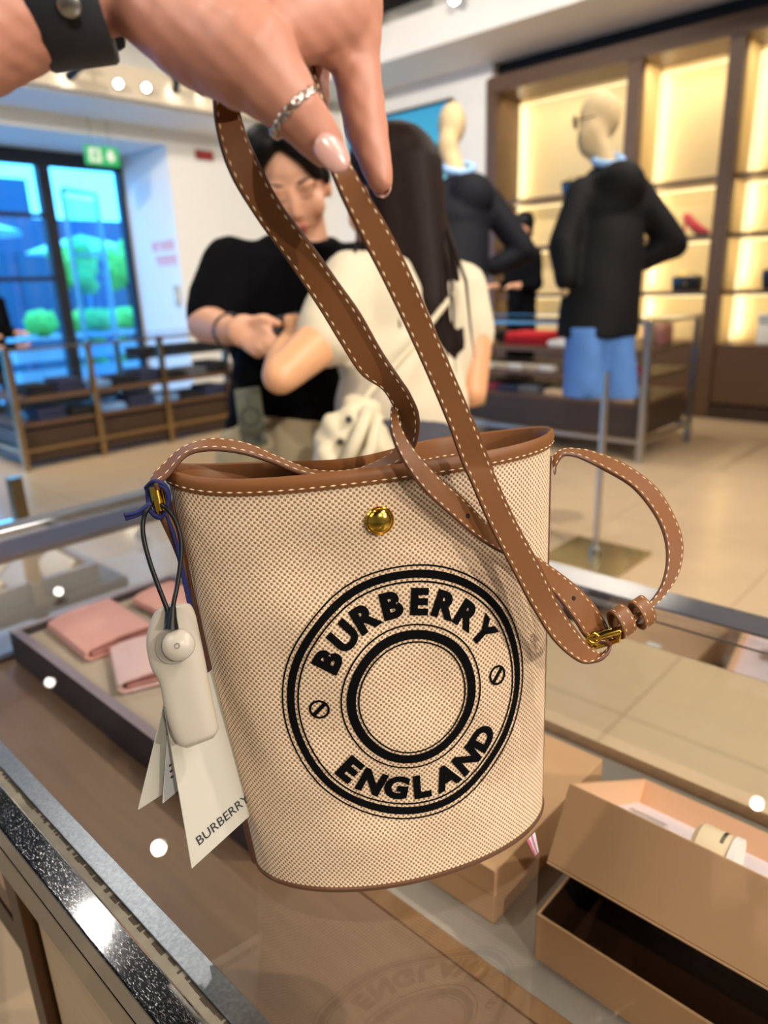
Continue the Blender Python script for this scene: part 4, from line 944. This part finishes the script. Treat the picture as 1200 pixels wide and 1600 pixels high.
def rim_stitch(off, q, a0, a1, inward=False):
    an = np.linspace(a0, a1, 160); pa = [bag_pt(a_, q, off) for a_ in an]
    nr = [((BW*math.cos(a_)*BT + BN*math.sin(a_)*AT).normalized())*(-1 if inward else 1) for a_ in an]
    return pa, nr
b = MB()
for args in ((.0020,.2240,-math.pi,0),(.0020,.2240,0,math.pi)):
    k_ = dashes(*rim_stitch(*args), l=.0034); b.add(k_.v, k_.f)
k_ = dashes(*rim_stitch(-.0029,.2195,0,math.pi,True), l=.0034); b.add(k_.v, k_.f)
stuff(b.build('rim_stitching', STITCH, bag))
# snap button
bp_ = front(-.0055,.2039,.0012); nB = -BN
u_ = BW; v_ = BU
b = MB(); b.lathe([(.0072,-.001),(.0072,.0006),(.0066,.0012),(.0062,.0009)], bp_, u_, v_, nB, 32, cap=False)
b.lathe([(.0063,.0006),(.0058,.0017),(.0042,.0027),(.002,.0033),(.0003,.0034)], bp_, u_, v_, nB, 32)
b.build('snap_button', GOLD, bag, smooth='auto')
# emblem: rings and lettering printed on the front
INK = mat('black_embroidery', '#050506', .9, spec=.1, bump=(900, .4, .0004))
EC, ERX, ERY = (.0033, .1084), .0667, .0705
def em(r, a, off=.0005): return front(EC[0]+ERX*r*math.cos(a), EC[1]+ERY*r*math.sin(a), off)
emb = MB(); NR = 150
for r0, r1 in ((.988,1.0),(.905,.962),(.873,.886),(.556,.568),(.452,.522),(.424,.436)):
    emb.loft([[em(r, 2*math.pi*k/NR) for k in range(NR)] for r in (r0, (r0+r1)/2, r1)], cap=False)
def roundel(ang):
    cx, cy = .727*math.cos(ang), .727*math.sin(ang)
    for r0, r1 in ((.060,.078),):
        emb.loft([[front(EC[0]+ERX*(cx+r*math.cos(2*math.pi*k/28)), EC[1]+ERY*(cy+r*math.sin(2*math.pi*k/28)), .0005) for k in range(28)] for r in (r0, r1)], cap=False)
    q = [(-.062,-.045),(.05,.062),(.062,.045),(-.05,-.062)]
    q = [(-.055,-.035),(.035,.055),(.055,.035),(-.035,-.055)]
    emb.add([front(EC[0]+ERX*(cx+x*1.0), EC[1]+ERY*(cy+y*1.0), .0006) for x, y in q], [(0,1,2,3)])
roundel(math.radians(180)); roundel(math.radians(0))
emb.build('emblem_rings', INK, bag)
def text_mesh(s, bold=.0, size=1.0):
    cu_ = bpy.data.curves.new('t', 'FONT'); cu_.body = s; cu_.size = size; cu_.offset = bold; cu_.align_x = 'CENTER'; cu_.resolution_u = 4
    o = bpy.data.objects.new('t', cu_); COL.objects.link(o); dg = bpy.context.evaluated_depsgraph_get(); dg.update()
    me = bpy.data.meshes.new_from_object(o.evaluated_get(dg)); bpy.data.objects.remove(o); bpy.data.curves.remove(cu_)
    bm = bmesh.new(); bm.from_mesh(me); bmesh.ops.triangulate(bm, faces=bm.faces); bmesh.ops.subdivide_edges(bm, edges=[e_ for e_ in bm.edges if e_.calc_length() > .12*size], cuts=2)
    vs = [tuple(v.co) for v in bm.verts]; bm.verts.index_update(); fs = [tuple(v.index for v in f_.verts) for f_ in bm.faces]; bm.free(); bpy.data.meshes.remove(me)
    return vs, fs
def arc_text(word, a0, a1, rbase, hgt, inward):
    n_ = len(word)
    for i, ch in enumerate(word):
        a_ = math.radians(a0+(a1-a0)*i/(n_-1)); vs, fs = text_mesh(ch, .058)
        ys = [v[1] for v in vs]; y0, y1 = min(ys), max(ys); xs = [v[0] for v in vs]; xc = (min(xs)+max(xs))/2; sc_ = hgt/(y1-y0)
        out = []
        for x, y, z in vs:
            X = (x-xc)*sc_*1.06; Y = (y-y0)*sc_
            if inward: rr = rbase + Y; px = rr*math.cos(a_) + X*math.sin(a_); py = rr*math.sin(a_) - X*math.cos(a_)
            else: rr = rbase - Y; px = rr*math.cos(a_) - X*math.sin(a_); py = rr*math.sin(a_) + X*math.cos(a_)
            out.append(front(EC[0]+ERX*px, EC[1]+ERY*py, .0006))
        b = MB().add(out, fs); b.build('letter', INK, bag)
arc_text('BURBERRY', 148, 31, .63, .205, True)
arc_text('ENGLAND', 222, 319, .845, .205, False)
# leather side seam, left
def sidestrip(a_c, w_, q0, q1, name):
    b = MB(); rr = []
    for i in range(31):
        q = q0+(q1-q0)*i/30; rr.append([bag_pt(a_c-w_, q, .0012), bag_pt(a_c-w_*.5, q, .0024), bag_pt(a_c, q, .0028), bag_pt(a_c+w_*.5, q, .0024), bag_pt(a_c+w_, q, .0012), bag_pt(a_c+w_, q, .0002), bag_pt(a_c-w_, q, .0002)])
    return b.loft(rr).build(name, LEAD, bag, smooth='auto')
sidestrip(math.pi+.04, .09, .001, .214, 'side_seam'); sidestrip(-.0, .09, .001, .214, 'side_seam')
# inner label tag at the lower right
b = MB().add([P(823,1313,.43), P(836,1300,.43), P(842,1331,.432), P(836,1338,.432), P(823,1313,.4305), P(836,1300,.4305), P(842,1331,.4325), P(836,1338,.4325)], [(0,1,2,3),(7,6,5,4),(0,3,7,4),(1,0,4,5),(2,1,5,6),(3,2,6,7)])
cw_ = b.build('care_ribbon', mat('white_ribbon', '#E6DDE2', .7), bag)
PR_ = mat('pink_ribbon', '#D9708F', .7)
for f0, f1 in ((.0,.28),(.55,.7)):
    A0, A1, B0, B1 = P(823,1313,.4296), P(836,1300,.4296), P(836,1338,.4316), P(842,1331,.4316)
    MB().add([A0.lerp(A1,f0), A0.lerp(A1,f1), B0.lerp(B1,f1), B0.lerp(B1,f0)], [(0,1,2,3)]).build('ribbon_stripe', PR_, cw_)

# ---- ribbons: leather straps from pairs of edge points
def ribbon(name, st, m, parent, th=.0021, per=10, stitch=True, both=True, name2='strap_stitching'):
    """st rows: edge one (pixel x, y, distance), edge two (pixel x, y, distance)"""
    rows = [list(P(*r[:3])) + list(P(*r[3:])) for r in st]
    c = catmull(rows, per); E1 = [Vector(r[:3]) for r in c]; E2 = [Vector(r[3:]) for r in c]; N = len(c)
    mid = [(a_+b_)/2 for a_, b_ in zip(E1, E2)]; nr = []; prev = None
    for i in range(N):
        tg = (mid[min(N-1, i+1)]-mid[max(0, i-1)]).normalized(); wd = (E2[i]-E1[i]).normalized(); n_ = tg.cross(wd).normalized()
        if prev is not None and n_.dot(prev) < 0: n_ = -n_
        prev = n_; nr.append(n_)
    rings = []
    for i in range(N):
        e1, e2, n_ = E1[i], E2[i], nr[i]; w_ = (e2-e1); h = th/2; k = min(.0007, w_.length*.1); wd = w_.normalized()
        rings.append([e1+n_*h*.35, e1+wd*k+n_*h, e2-wd*k+n_*h, e2+n_*h*.35, e2-n_*h*.35, e2-wd*k-n_*h, e1+wd*k-n_*h, e1-n_*h*.35])
    o = MB().loft(rings).build(name, m, parent, smooth='auto')
    o.data.materials.append(LEAD)
    for p_ in o.data.polygons:
        ks = sorted(v % 8 for v in p_.vertices)
        if len(p_.vertices) == 4 and (ks in ([0,0,7,7],[3,3,4,4],[0,0,1,1],[2,2,3,3],[4,4,5,5],[6,6,7,7])): p_.material_index = 1
    if stitch:
        b = MB()
        for s in ((1, -1) if both else (1,)):
            for f_ in (.13, .87):
                pa = [e1.lerp(e2, f_) + n_*(s*(th/2-.00005)) for e1, e2, n_ in zip(E1, E2, nr)]
                k_ = dashes(pa, [n_*s for n_ in nr]); b.add(k_.v, k_.f)
        stuff(b.build(name2, STITCH, o))
    return o, E1, E2, nr
ST = [ # left ring, along the mouth, twist, up to the hand, through the fingers, down to the buckle, tail
 (243,760,.352, 247,766,.344),(238,746,.355, 246,756,.343),(257,725,.358, 262,744,.345),(286,700,.364, 292,711,.350),(330,686.5,.369, 331,703,.354),(385,694,.375, 379,708,.359),(440,718,.380, 425,722,.363),(495,737,.379, 478,742,.363),(552,735,.372, 548,748,.357),
 (588,722,.364, 598,735,.351),(612,706,.358, 628,722,.347),(628,686,.353, 650,694,.345),(623,655,.347, 655,652,.338),(613,632,.339, 642,617,.331),(597,608,.333, 626,592,.327),(563,584,.327, 597,548,.322),(530,534,.320, 563,488,.315),(497,480,.313, 529,440,.308),(447,405,.303, 484,377,.298),(401,342,.294, 438,316,.292),(363,280,.287, 400,244,.288),(342,222,.283, 382,200,.287),(333,160,.282, 374,165,.288),(340,100,.283, 378,118,.291),
 (372,52,.284, 400,88,.291),(425,30,.282, 438,72,.288),(472,62,.274, 463,104,.279),(496,118,.267, 483,142,.269),(512,168,.2640, 492,196,.2630),(530,222,.2645, 503,240,.2630),(552,262,.268, 520,278,.266),(572,297,.274, 536,315,.272),(613,367,.286, 568,379,.284),(655,455,.298, 605,452,.296),(697,555,.311, 652,552,.309),(738,651,.325, 696,654,.323),(767,722,.335, 719,718,.332),(775,746,.338, 734,752,.335),(808,817,.347, 765,823,.344),(846,887,.356, 803,897,.353),(875,946,.363, 836,958,.360),(905,990,.369, 868,1005,.364),
 (924,1013,.375, 906,1035,.368),(940,1021,.381, 932,1034,.371),(951,1014,.387, 949,1021,.376),(954,1000,.392, 951,1008,.380),(948,978,.393, 932,1004,.383),(936,956,.391, 914,996,.382),(918,932,.388, 897,970,.380),(888,905,.384, 868,932,.377),(846,875,.376, 828,892,.369),(806,849,.367, 790,868,.361),(767,823,.359, 752,846,.354),(725,779,.348, 706,808,.345),(683,742,.339, 662,767,.336),(646,700,.333, 629,721,.3305),(628,670,.3345, 611,678,.3320),(623,645,.3390, 610,650,.3385),(627,628,.3440, 612,634,.3440),(630,610,.3460, 616,618,.3460)]
strap, E1, E2, SNR = ribbon('shoulder_strap', ST, LEA, bag)
for px, py in ((725,811),(780,855),(893,938)):      # punched holes in the tail
    best = min(range(len(E1)*3//4, len(E1)), key=lambda i: (lambda q: (q[0]-px)**2+(q[1]-py)**2)((lambda v: (600+F_PX*v.dot(CR)/v.dot(CF), 800+F_PX*v.dot(CD)/v.dot(CF)))((E1[i]+E2[i])/2-EYE)))
    c_ = (E1[best]+E2[best])/2; n_ = SNR[best]
    if n_.dot(CF) > 0: n_ = -n_
    wd = (E2[best]-E1[best]).normalized(); tg = n_.cross(wd)
    MB().lathe([(.0013,.0009),(.0012,.0014),(.0008,.0012),(.0001,.0011)], c_, wd, tg, n_, 14).build('punched_hole', mat('hole_dark', '#1C0F08', .8), strap)
TAB = [(864,722,.4045, 866,742,.3975),(868,708,.408, 870,728,.400),(884,702,.414, 880,712,.404),(905,703,.417, 896,712,.406),(925,706,.418, 910,717,.407),(975,725,.418, 938,731,.407),(1025,762,.415, 985,759,.407),(1054,808,.411, 1018,797,.405),(1067,850,.406, 1036,834,.402),(1062,892,.401, 1041,874,.399),(1043,925,.396, 1033,913,.395),(1022,948,.391, 1014,941,.391),(1000,966,.387, 992,958,.388),(978,984,.383, 968,976,.385),(962,998,.380, 950,990,.383)]
ribbon('buckle_tab', TAB, LEA, bag, name2='tab_stitching')
# buckle: bar, frame ring and prong
bk = MB().tube([P(925,998,.3765), P(945,991,.3765), P(967,985,.3765)], [.0017,.0022,.0021], 12).build('buckle', GOLD, bag, smooth='auto')
c_ = P(927,997,.374)
MB().tube([c_ + CR*(.0026*math.cos(a_)) + CD*(.0026*math.sin(a_)) for a_ in np.linspace(0, 6.28, 19)[:-1]], .0009, 8, closed=True).build('buckle_ring', GOLD, bk, smooth=True)
MB().tube([P(918,998,.377), P(921,1006,.377), P(928,1012,.380)], .0016, 8).tube([P(915,1003,.379), P(920,1011,.380)], .0013, 8).build('buckle_frame', GOLD, bk, smooth=True)
MB().tube([P(967,985,.3765), P(966,1000,.384), P(925,1012,.386)], .0016, 8).build('frame_side', GOLD, bk, smooth=True)
def keeper(cx, cy, d, r, ln, dirp, name):
    c = P(cx, cy, d); ax = (P(cx+dirp[0], cy+dirp[1], d+dirp[2])-c).normalized(); q = CF; u_ = ax.cross(q).normalized(); v_ = ax.cross(u_)
    prof = [(r,-ln),(r,ln),(r-.0006,ln+.0004),(r-.0018,ln),(r-.0018,-ln),(r-.0006,-ln-.0004),(r,-ln)]
    o = MB().loft([[c + (u_*(1.0*math.cos(a_)) + v_*(.62*math.sin(a_)))*r_ + ax*z_ for a_ in np.linspace(0, 6.2832, 29)[:-1]] for r_, z_ in prof], cap=False).build(name, LEA, bag, smooth='auto')
    b = MB()
    for z_ in (-ln*.68, ln*.68):
        an = np.linspace(0, 6.2832, 60); pa = [c + (u_*math.cos(a_) + v_*(.62*math.sin(a_)))*(r+.00005) + ax*z_ for a_ in an]; nr_ = [(u_*math.cos(a_) + v_*(.8*math.sin(a_))).normalized() for a_ in an]
        k_ = dashes(pa, nr_, l=.0026); b.add(k_.v, k_.f)
    stuff(b.build('keeper_stitching', STITCH, o))
keeper(971,971,.384, .0085, .0046, (14,-9,.003), 'keeper_loop'); keeper(1003,957,.388, .0085, .0042, (14,-9,.003), 'keeper_loop')
# left side: ring, twisted tab and blue cord
rg = [P(238,757,.349), P(245,752,.348), P(251,757,.349), P(258,797,.351), P(253,804,.351), P(246,800,.351)]
cc_ = catmull([tuple(p_) for p_ in rg+[rg[0]]], 5)[:-1]
MB().tube([Vector(p_) for p_ in cc_], .0013, 10, closed=True).build('side_ring', GOLD, bag, smooth=True)
MB().tube([P(242,760,.3475), P(250,798,.349)], .0029, 12).build('ring_bar', GOLD, bag, smooth='auto')
ribbon('side_tab', [(237,752,.352, 248,756,.358),(246,800,.354, 256,796,.359),(250,812,.356, 265,800,.360),(268,850,.359, 279,835,.363),(285,893,.367, 293,880,.371),(298,935,.375, 303,925,.380)], LEA, bag, stitch=False)
BLUEC = mat('blue_cord', '#121A55', .7, bump=(1500, .4, .0003))
b = MB()
def loop(pts, r, bb, closed=True):
    c = catmull([tuple(P(*p_)) for p_ in (pts+[pts[0]] if closed else pts)], 6); c = c[:-1] if closed else c
    bb.tube([Vector(p_) for p_ in c], r, 8, closed=closed)
loop([(228,762,.351),(240,752,.344),(256,757,.345),(264,775,.350),(258,800,.354),(245,806,.349),(233,795,.349),(234,778,.353)], .0011, b)
loop([(230,768,.352),(243,757,.345),(258,764,.346),(262,785,.350),(252,808,.350),(238,803,.350),(232,785,.353)], .0011, b)
loop([(236,786,.346),(215,800,.345),(194,805,.344)], .0011, b, False); loop([(236,790,.347),(218,803,.3465),(196,811,.3455)], .0011, b, False)
loop([(258,800,.351),(272,840,.356),(281,880,.360),(290,920,.366),(300,965,.372)], .0009, b, False); loop([(260,804,.352),(275,845,.358),(286,890,.363),(296,935,.369),(304,970,.374)], .0009, b, False)
b.build('blue_cord', BLUEC, bag, smooth=True)

# ---- security tag on a black cable loop
TAGP = mat('putty_plastic', '#B3AA9B', .38, coat=.1); CABLE = mat('black_cable', '#040405', .4, spec=.3)
tg_ = thing('security_tag', 'putty grey plastic security tag hanging beside the bag on a black cable loop', 'tag', P(285,1050,.35))
OL = [(262,943),(243,956),(232,985),(230,1010),(237,1042),(250,1066),(257,1100),(266,1133),(277,1158),(290,1169)]
OR = [(290,942),(298,947),(305,962),(310,985),(318,1022),(325,1060),(332,1095),(338,1122),(341,1140),(335,1152)]
cl = catmull(OL, 4); cr_ = catmull(OR, 4); ringsT = []; Nn = len(cl)
for i in range(Nn):
    d = .3445 + .012*i/(Nn-1); a_ = P(*cl[i], d); b_ = P(*cr_[i], d+.004); mid = (a_+b_)/2; hw = (b_-a_)/2
    e_ = min(1, i/2.5)*min(1, (Nn-1-i)/2.5); e_ = max(.25, math.sqrt(max(0, e_)))
    n_ = -CF; tk = .0062*e_
    ringsT.append([mid + hw*(math.copysign(abs(math.cos(t_))**.7, math.cos(t_))*(.93+.07*e_)) + n_*(tk*math.copysign(abs(math.sin(t_))**.8, math.sin(t_))) for t_ in np.linspace(0, 6.2832, 25)[:-1]])
MB().loft(ringsT).build('tag_body', TAGP, tg_, smooth='auto')
# round lock button
cB = P(279,1008,.3385); axn = (-CF + CR*.10 - CD*.1).normalized(); uB = axn.cross(CD).normalized(); vB = axn.cross(uB)
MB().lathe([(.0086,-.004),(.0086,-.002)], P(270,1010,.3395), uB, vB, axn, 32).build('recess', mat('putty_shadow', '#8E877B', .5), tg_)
bt = MB().lathe([(.0074,-.0035),(.0076,.0008),(.0070,.0018),(.004,.0032),(.0015,.0038),(.0002,.0039)], cB, uB, vB, axn, 32).build('lock_button', TAGP, tg_, smooth='auto')
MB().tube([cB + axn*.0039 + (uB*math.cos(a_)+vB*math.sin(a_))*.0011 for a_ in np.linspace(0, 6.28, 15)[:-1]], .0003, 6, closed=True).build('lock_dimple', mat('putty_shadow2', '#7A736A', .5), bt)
b = MB()
loop([(266,978,.3385),(262,955,.3395),(247,915,.341),(233,875,.343),(224,838,.344),(224,812,.345),(232,793,.346),(243,787,.352),(255,790,.346),(272,810,.345),(282,840,.344),(283,870,.343),(277,915,.341),(271,945,.339),(270,975,.3385)], .00115, b, False)
b.build('cable', CABLE, tg_, smooth=True)
MB().tube([P(270,948,.339), P(269,965,.3382), P(268,982,.3382)], [.0016,.0022,.0034], 12).tube([P(263,956,.3395), P(264,975,.3388)], [.0013,.002], 10).build('cable_ferrule', CABLE, tg_, smooth='auto')

# ---- paper swing tags
PAPER = mat('grey_white_card', '#B9B4A6', .75); INK2 = mat('dark_grey_ink', '#25262C', .7)
def card(parent, name, q, th=.0006, m=PAPER):
    p_ = [P(*c) for c in q]; n_ = (p_[1]-p_[0]).cross(p_[3]-p_[0]).normalized()
    if n_.dot(CF) > 0: n_ = -n_
    MB().add(p_ + [c - n_*th for c in p_], [(0,1,2,3),(7,6,5,4),(0,4,5,1),(1,5,6,2),(2,6,7,3),(3,7,4,0)]).build(name, m, parent); return p_, n_
ht = thing('swing_tag', 'front grey-white paper swing tag printed BURBERRY behind the security tag', 'paper tag', P(300,1200,.37))
q, n_ = card(ht, 'card', [(257,1108,.362),(300,1357,.374),(404,1262,.402),(352,1030,.388)])
BLc, BRc = q[1], q[2]; xd = (BRc-BLc).normalized(); yd = n_.cross(xd).normalized()
if yd.dot(q[0]-q[1]) < 0: yd = -yd
vs, fs = text_mesh('BURBERRY', 0.004); xs = [v[0] for v in vs]; ys_ = [v[1] for v in vs]; k = .0345/(max(xs)-min(xs))
MB().add([BLc + xd*(.0085 + (x-min(xs))*k) + yd*(.0080 + y*k*1.05) + n_*.0002 for x, y, z in vs], fs).build('printed_name', INK2, ht)
sp2 = thing('swing_tag', 'rear paper swing tag splayed out to the left with tiny print', 'paper tag', P(245,1190,.37))
card(sp2, 'card', [(257,1100,.366),(217,1265,.372),(262,1236,.388),(266,1108,.376)])
b = MB(); pA = P(250,1195,.3795); xd2 = (P(262,1186,.384)-pA).normalized(); yd2 = (P(250,1185,.379)-pA).normalized()
for i in range(4): b.obox(pA + xd2*(.0011*i) + Vector(-CF)*.0016, xd2, yd2, CF, .0004, .0007, .0001)
stuff(b.build('tiny_print', INK2, sp2))
sp3 = thing('swing_tag', 'small narrow white price slip between the two paper tags', 'paper tag', P(270,1220,.385))
card(sp3, 'card', [(262,1150,.374),(255,1255,.380),(284,1231,.392),(284,1140,.384)], m=mat('white_slip', '#DCDDDC', .7))
b = MB()
for i in range(3): b.obox(P(266+1.5*i,1196+9*i,.379), xd2, yd2, CF, .0008, .0006, .0001)
stuff(b.build('tiny_print', INK2, sp3))

# ================================================================== the hand that holds the strap
ph_ = thing('person', 'person holding up the bag strap between thumb and forefinger, only forearm and hand in view', 'person', P(200,0,.25))
K = lambda px, d: px*d/F_PX
HANDS = mat('hand_skin', '#C98C74', .5, sss=.15, noise=(60, .07), bump=(300, .08, .0004))
b = MB()
def hc_(x0, y0, d0, r0, x1, y1, d1, r1): b.cap(P(x0,y0,d0), K(r0,d0), P(x1,y1,d1), K(r1,d1), 20)
hc_(-420,100,.205,150, -60,45,.236,100); hc_(-60,45,.236,100, 60,10,.243,80); hc_(60,10,.243,80, 170,-28,.247,66)
hc_(170,-28,.247,66, 300,-40,.255,90); hc_(300,-40,.255,90, 520,-40,.268,75); hc_(200,-5,.247,52, 300,52,.243,74); hc_(300,52,.243,74, 392,92,.238,78)
hc_(392,92,.238,76, 462,172,.2405,46); hc_(462,172,.2405,46, 506,226,.247,33); hc_(440,40,.250,62, 520,20,.262,62); hc_(480,60,.256,30, 520,70,.265,36)
hc_(548,-10,.266,52, 555,100,.273,39); hc_(555,100,.273,39, 573,205,.2735,34); hc_(573,205,.2735,33.5, 594,280,.2725,21.5)
hc_(500,-30,.284,44, 486,70,.294,30); hc_(486,70,.294,29, 494,140,.292,21); hc_(494,140,.292,21, 500,190,.286,16)
hc_(450,-40,.294,42, 442,60,.309,27); hc_(442,60,.309,26, 452,108,.306,22); hc_(452,108,.306,22, 466,118,.299,18)
hc_(400,-45,.296,38, 388,45,.312,24); hc_(388,45,.312,23, 398,82,.310,19); hc_(398,82,.310,19, 412,92,.304,16)
hc_(340,-50,.280,60, 500,-45,.288,52)
hand = blob('arm_and_hand', b, .0013, HANDS, ph_, 7, noise=(.00018, 420))
NAIL = mat('pale_pink_nail', '#D8A79B', .2, coat=.3)
def nail(c, ax, up, n_, l, w_, name):
    """curved almond plate"""
    rr = []
    for i in range(9):
        t_ = i/8; wd = w_*(.86+.14*math.sin(min(1,t_*2)*1.57))*math.sqrt(max(0.02, 1-max(0, (t_-.55)/.47)**2))*math.sqrt(max(.15, 1-max(0, (.3-t_)/.33)**2)); 
        rr.append([c + ax*(l*(t_-.5)) + up*(wd*math.sin(f_)) + n_*(w_*.72*(math.cos(f_)-1)*(wd/w_) - .0006*(t_-.4)**2*4) for f_ in np.linspace(-1.1, 1.1, 11)])
    o = MB().loft(rr, closed_ring=False).build(name, NAIL, ph_, smooth=True)
    so2 = o.modifiers.new('thick', 'SOLIDIFY'); so2.thickness = .0006; so2.offset = -1
    return o
def toward(x0, y0, d0, x1, y1, d1): return (P(x1,y1,d1)-P(x0,y0,d0)).normalized()
ax_ = toward(500,213,.241, 538,258,.245); nn_ = (-CF + CR*.12 + CD*.05); nn_ = (nn_ - ax_*nn_.dot(ax_)).normalized(); up_ = nn_.cross(ax_)
nail(P(521,237,.2378), ax_, up_, nn_, .0135, .0058, 'thumb_nail')
ax_ = toward(585,250,.272, 600,305,.2715); nn_ = (CR*.35 + CF*.9); nn_ = (nn_ - ax_*nn_.dot(ax_)).normalized(); up_ = nn_.cross(ax_)
nail(P(599,293,.2768), ax_, up_, nn_, .0090, .0044, 'index_nail')
# braided silver ring on the thumb
rgn = thing('finger_ring', 'thin braided silver ring on the thumb', 'ring', P(460,180,.24))
SILV = mat('silver', '#CFCBC2', .14, 1.0)
axr = toward(392,92,.238, 506,226,.247); cR = P(461,176,.2408); u_ = axr.cross(CF).normalized(); v_ = axr.cross(u_); rad = K(47.5,.2405)
for ph0 in (0, math.pi):
    MB().tube([cR + (u_*math.cos(a_)+v_*math.sin(a_))*(rad + .0004*math.cos(9*a_+ph0)) + axr*(.0011*math.sin(9*a_+ph0)) for a_ in np.linspace(0, 6.2832, 145)[:-1]], .00055, 8, closed=True).build('strand', SILV, rgn, smooth=True)
for k in range(5):
    a_ = -2.1+.35*k; MB().ell(cR + (u_*math.cos(a_)+v_*math.sin(a_))*(rad+.0008), .0006, .0006, .0006).build('stone', mat('clear_stone', '#F2F2F4', .05, .6), rgn, smooth=True)
# watch strap on the wrist
wt = thing('wristwatch', 'dark navy rubber watch strap on the wrist at the top left', 'watch', P(110,30,.24))
STRAPM = mat('navy_rubber', '#22242C', .5, bump=(500, .05, .0003))
axw = toward(40,12,.243, 170,-6,.247); cW = P(104,-2,.245); u_ = axw.cross(CF).normalized(); v_ = axw.cross(u_); rw_ = K(82,.245)
prof = [(rw_-.004,-.0122),(rw_+.0018,-.0125),(rw_+.0026,-.0112),(rw_+.0028,.0102),(rw_+.002,.0115),(rw_-.004,.0112)]
MB().loft([[cW + axw*z_ + (u_*math.cos(a_)+v_*math.sin(a_))*r_*1.0 for a_ in np.linspace(0, 6.2832, 65)[:-1]] for r_, z_ in prof+[prof[0]]], cap=False).build('watch_strap', STRAPM, wt, smooth='auto')
for px, py in ((122,42),(121,72)):
    d_ = (P(px,py,.222)-cW); d_ = (d_ - axw*d_.dot(axw)); d_.normalize(); t_ = axw.cross(d_)
    MB().lathe([(.0022,-.0004),(.0022,.0002),(.0001,.0002)], cW + d_*(rw_+.0029) + axw*.002, axw, t_, d_, 16).build('strap_hole', BLK, wt)
d_ = (P(118,12,.222)-cW); d_ = (d_ - axw*d_.dot(axw)); d_.normalize(); t_ = axw.cross(d_)
MB().lathe([(.0036,-.0004),(.0036,.0012),(.0028,.0018),(.0001,.0018)], cW + d_*(rw_+.0029) + axw*.002, axw, t_, d_, 20).build('strap_pin', STEEL, wt, smooth='auto')
MB().obox(cW - (P(118,12,.222)-cW).normalized()*(rw_+.007), axw, t_, (P(118,12,.222)-cW).normalized(), .018, .020, .005).build('watch_case', BLK, wt, smooth='auto', bevel=.003)
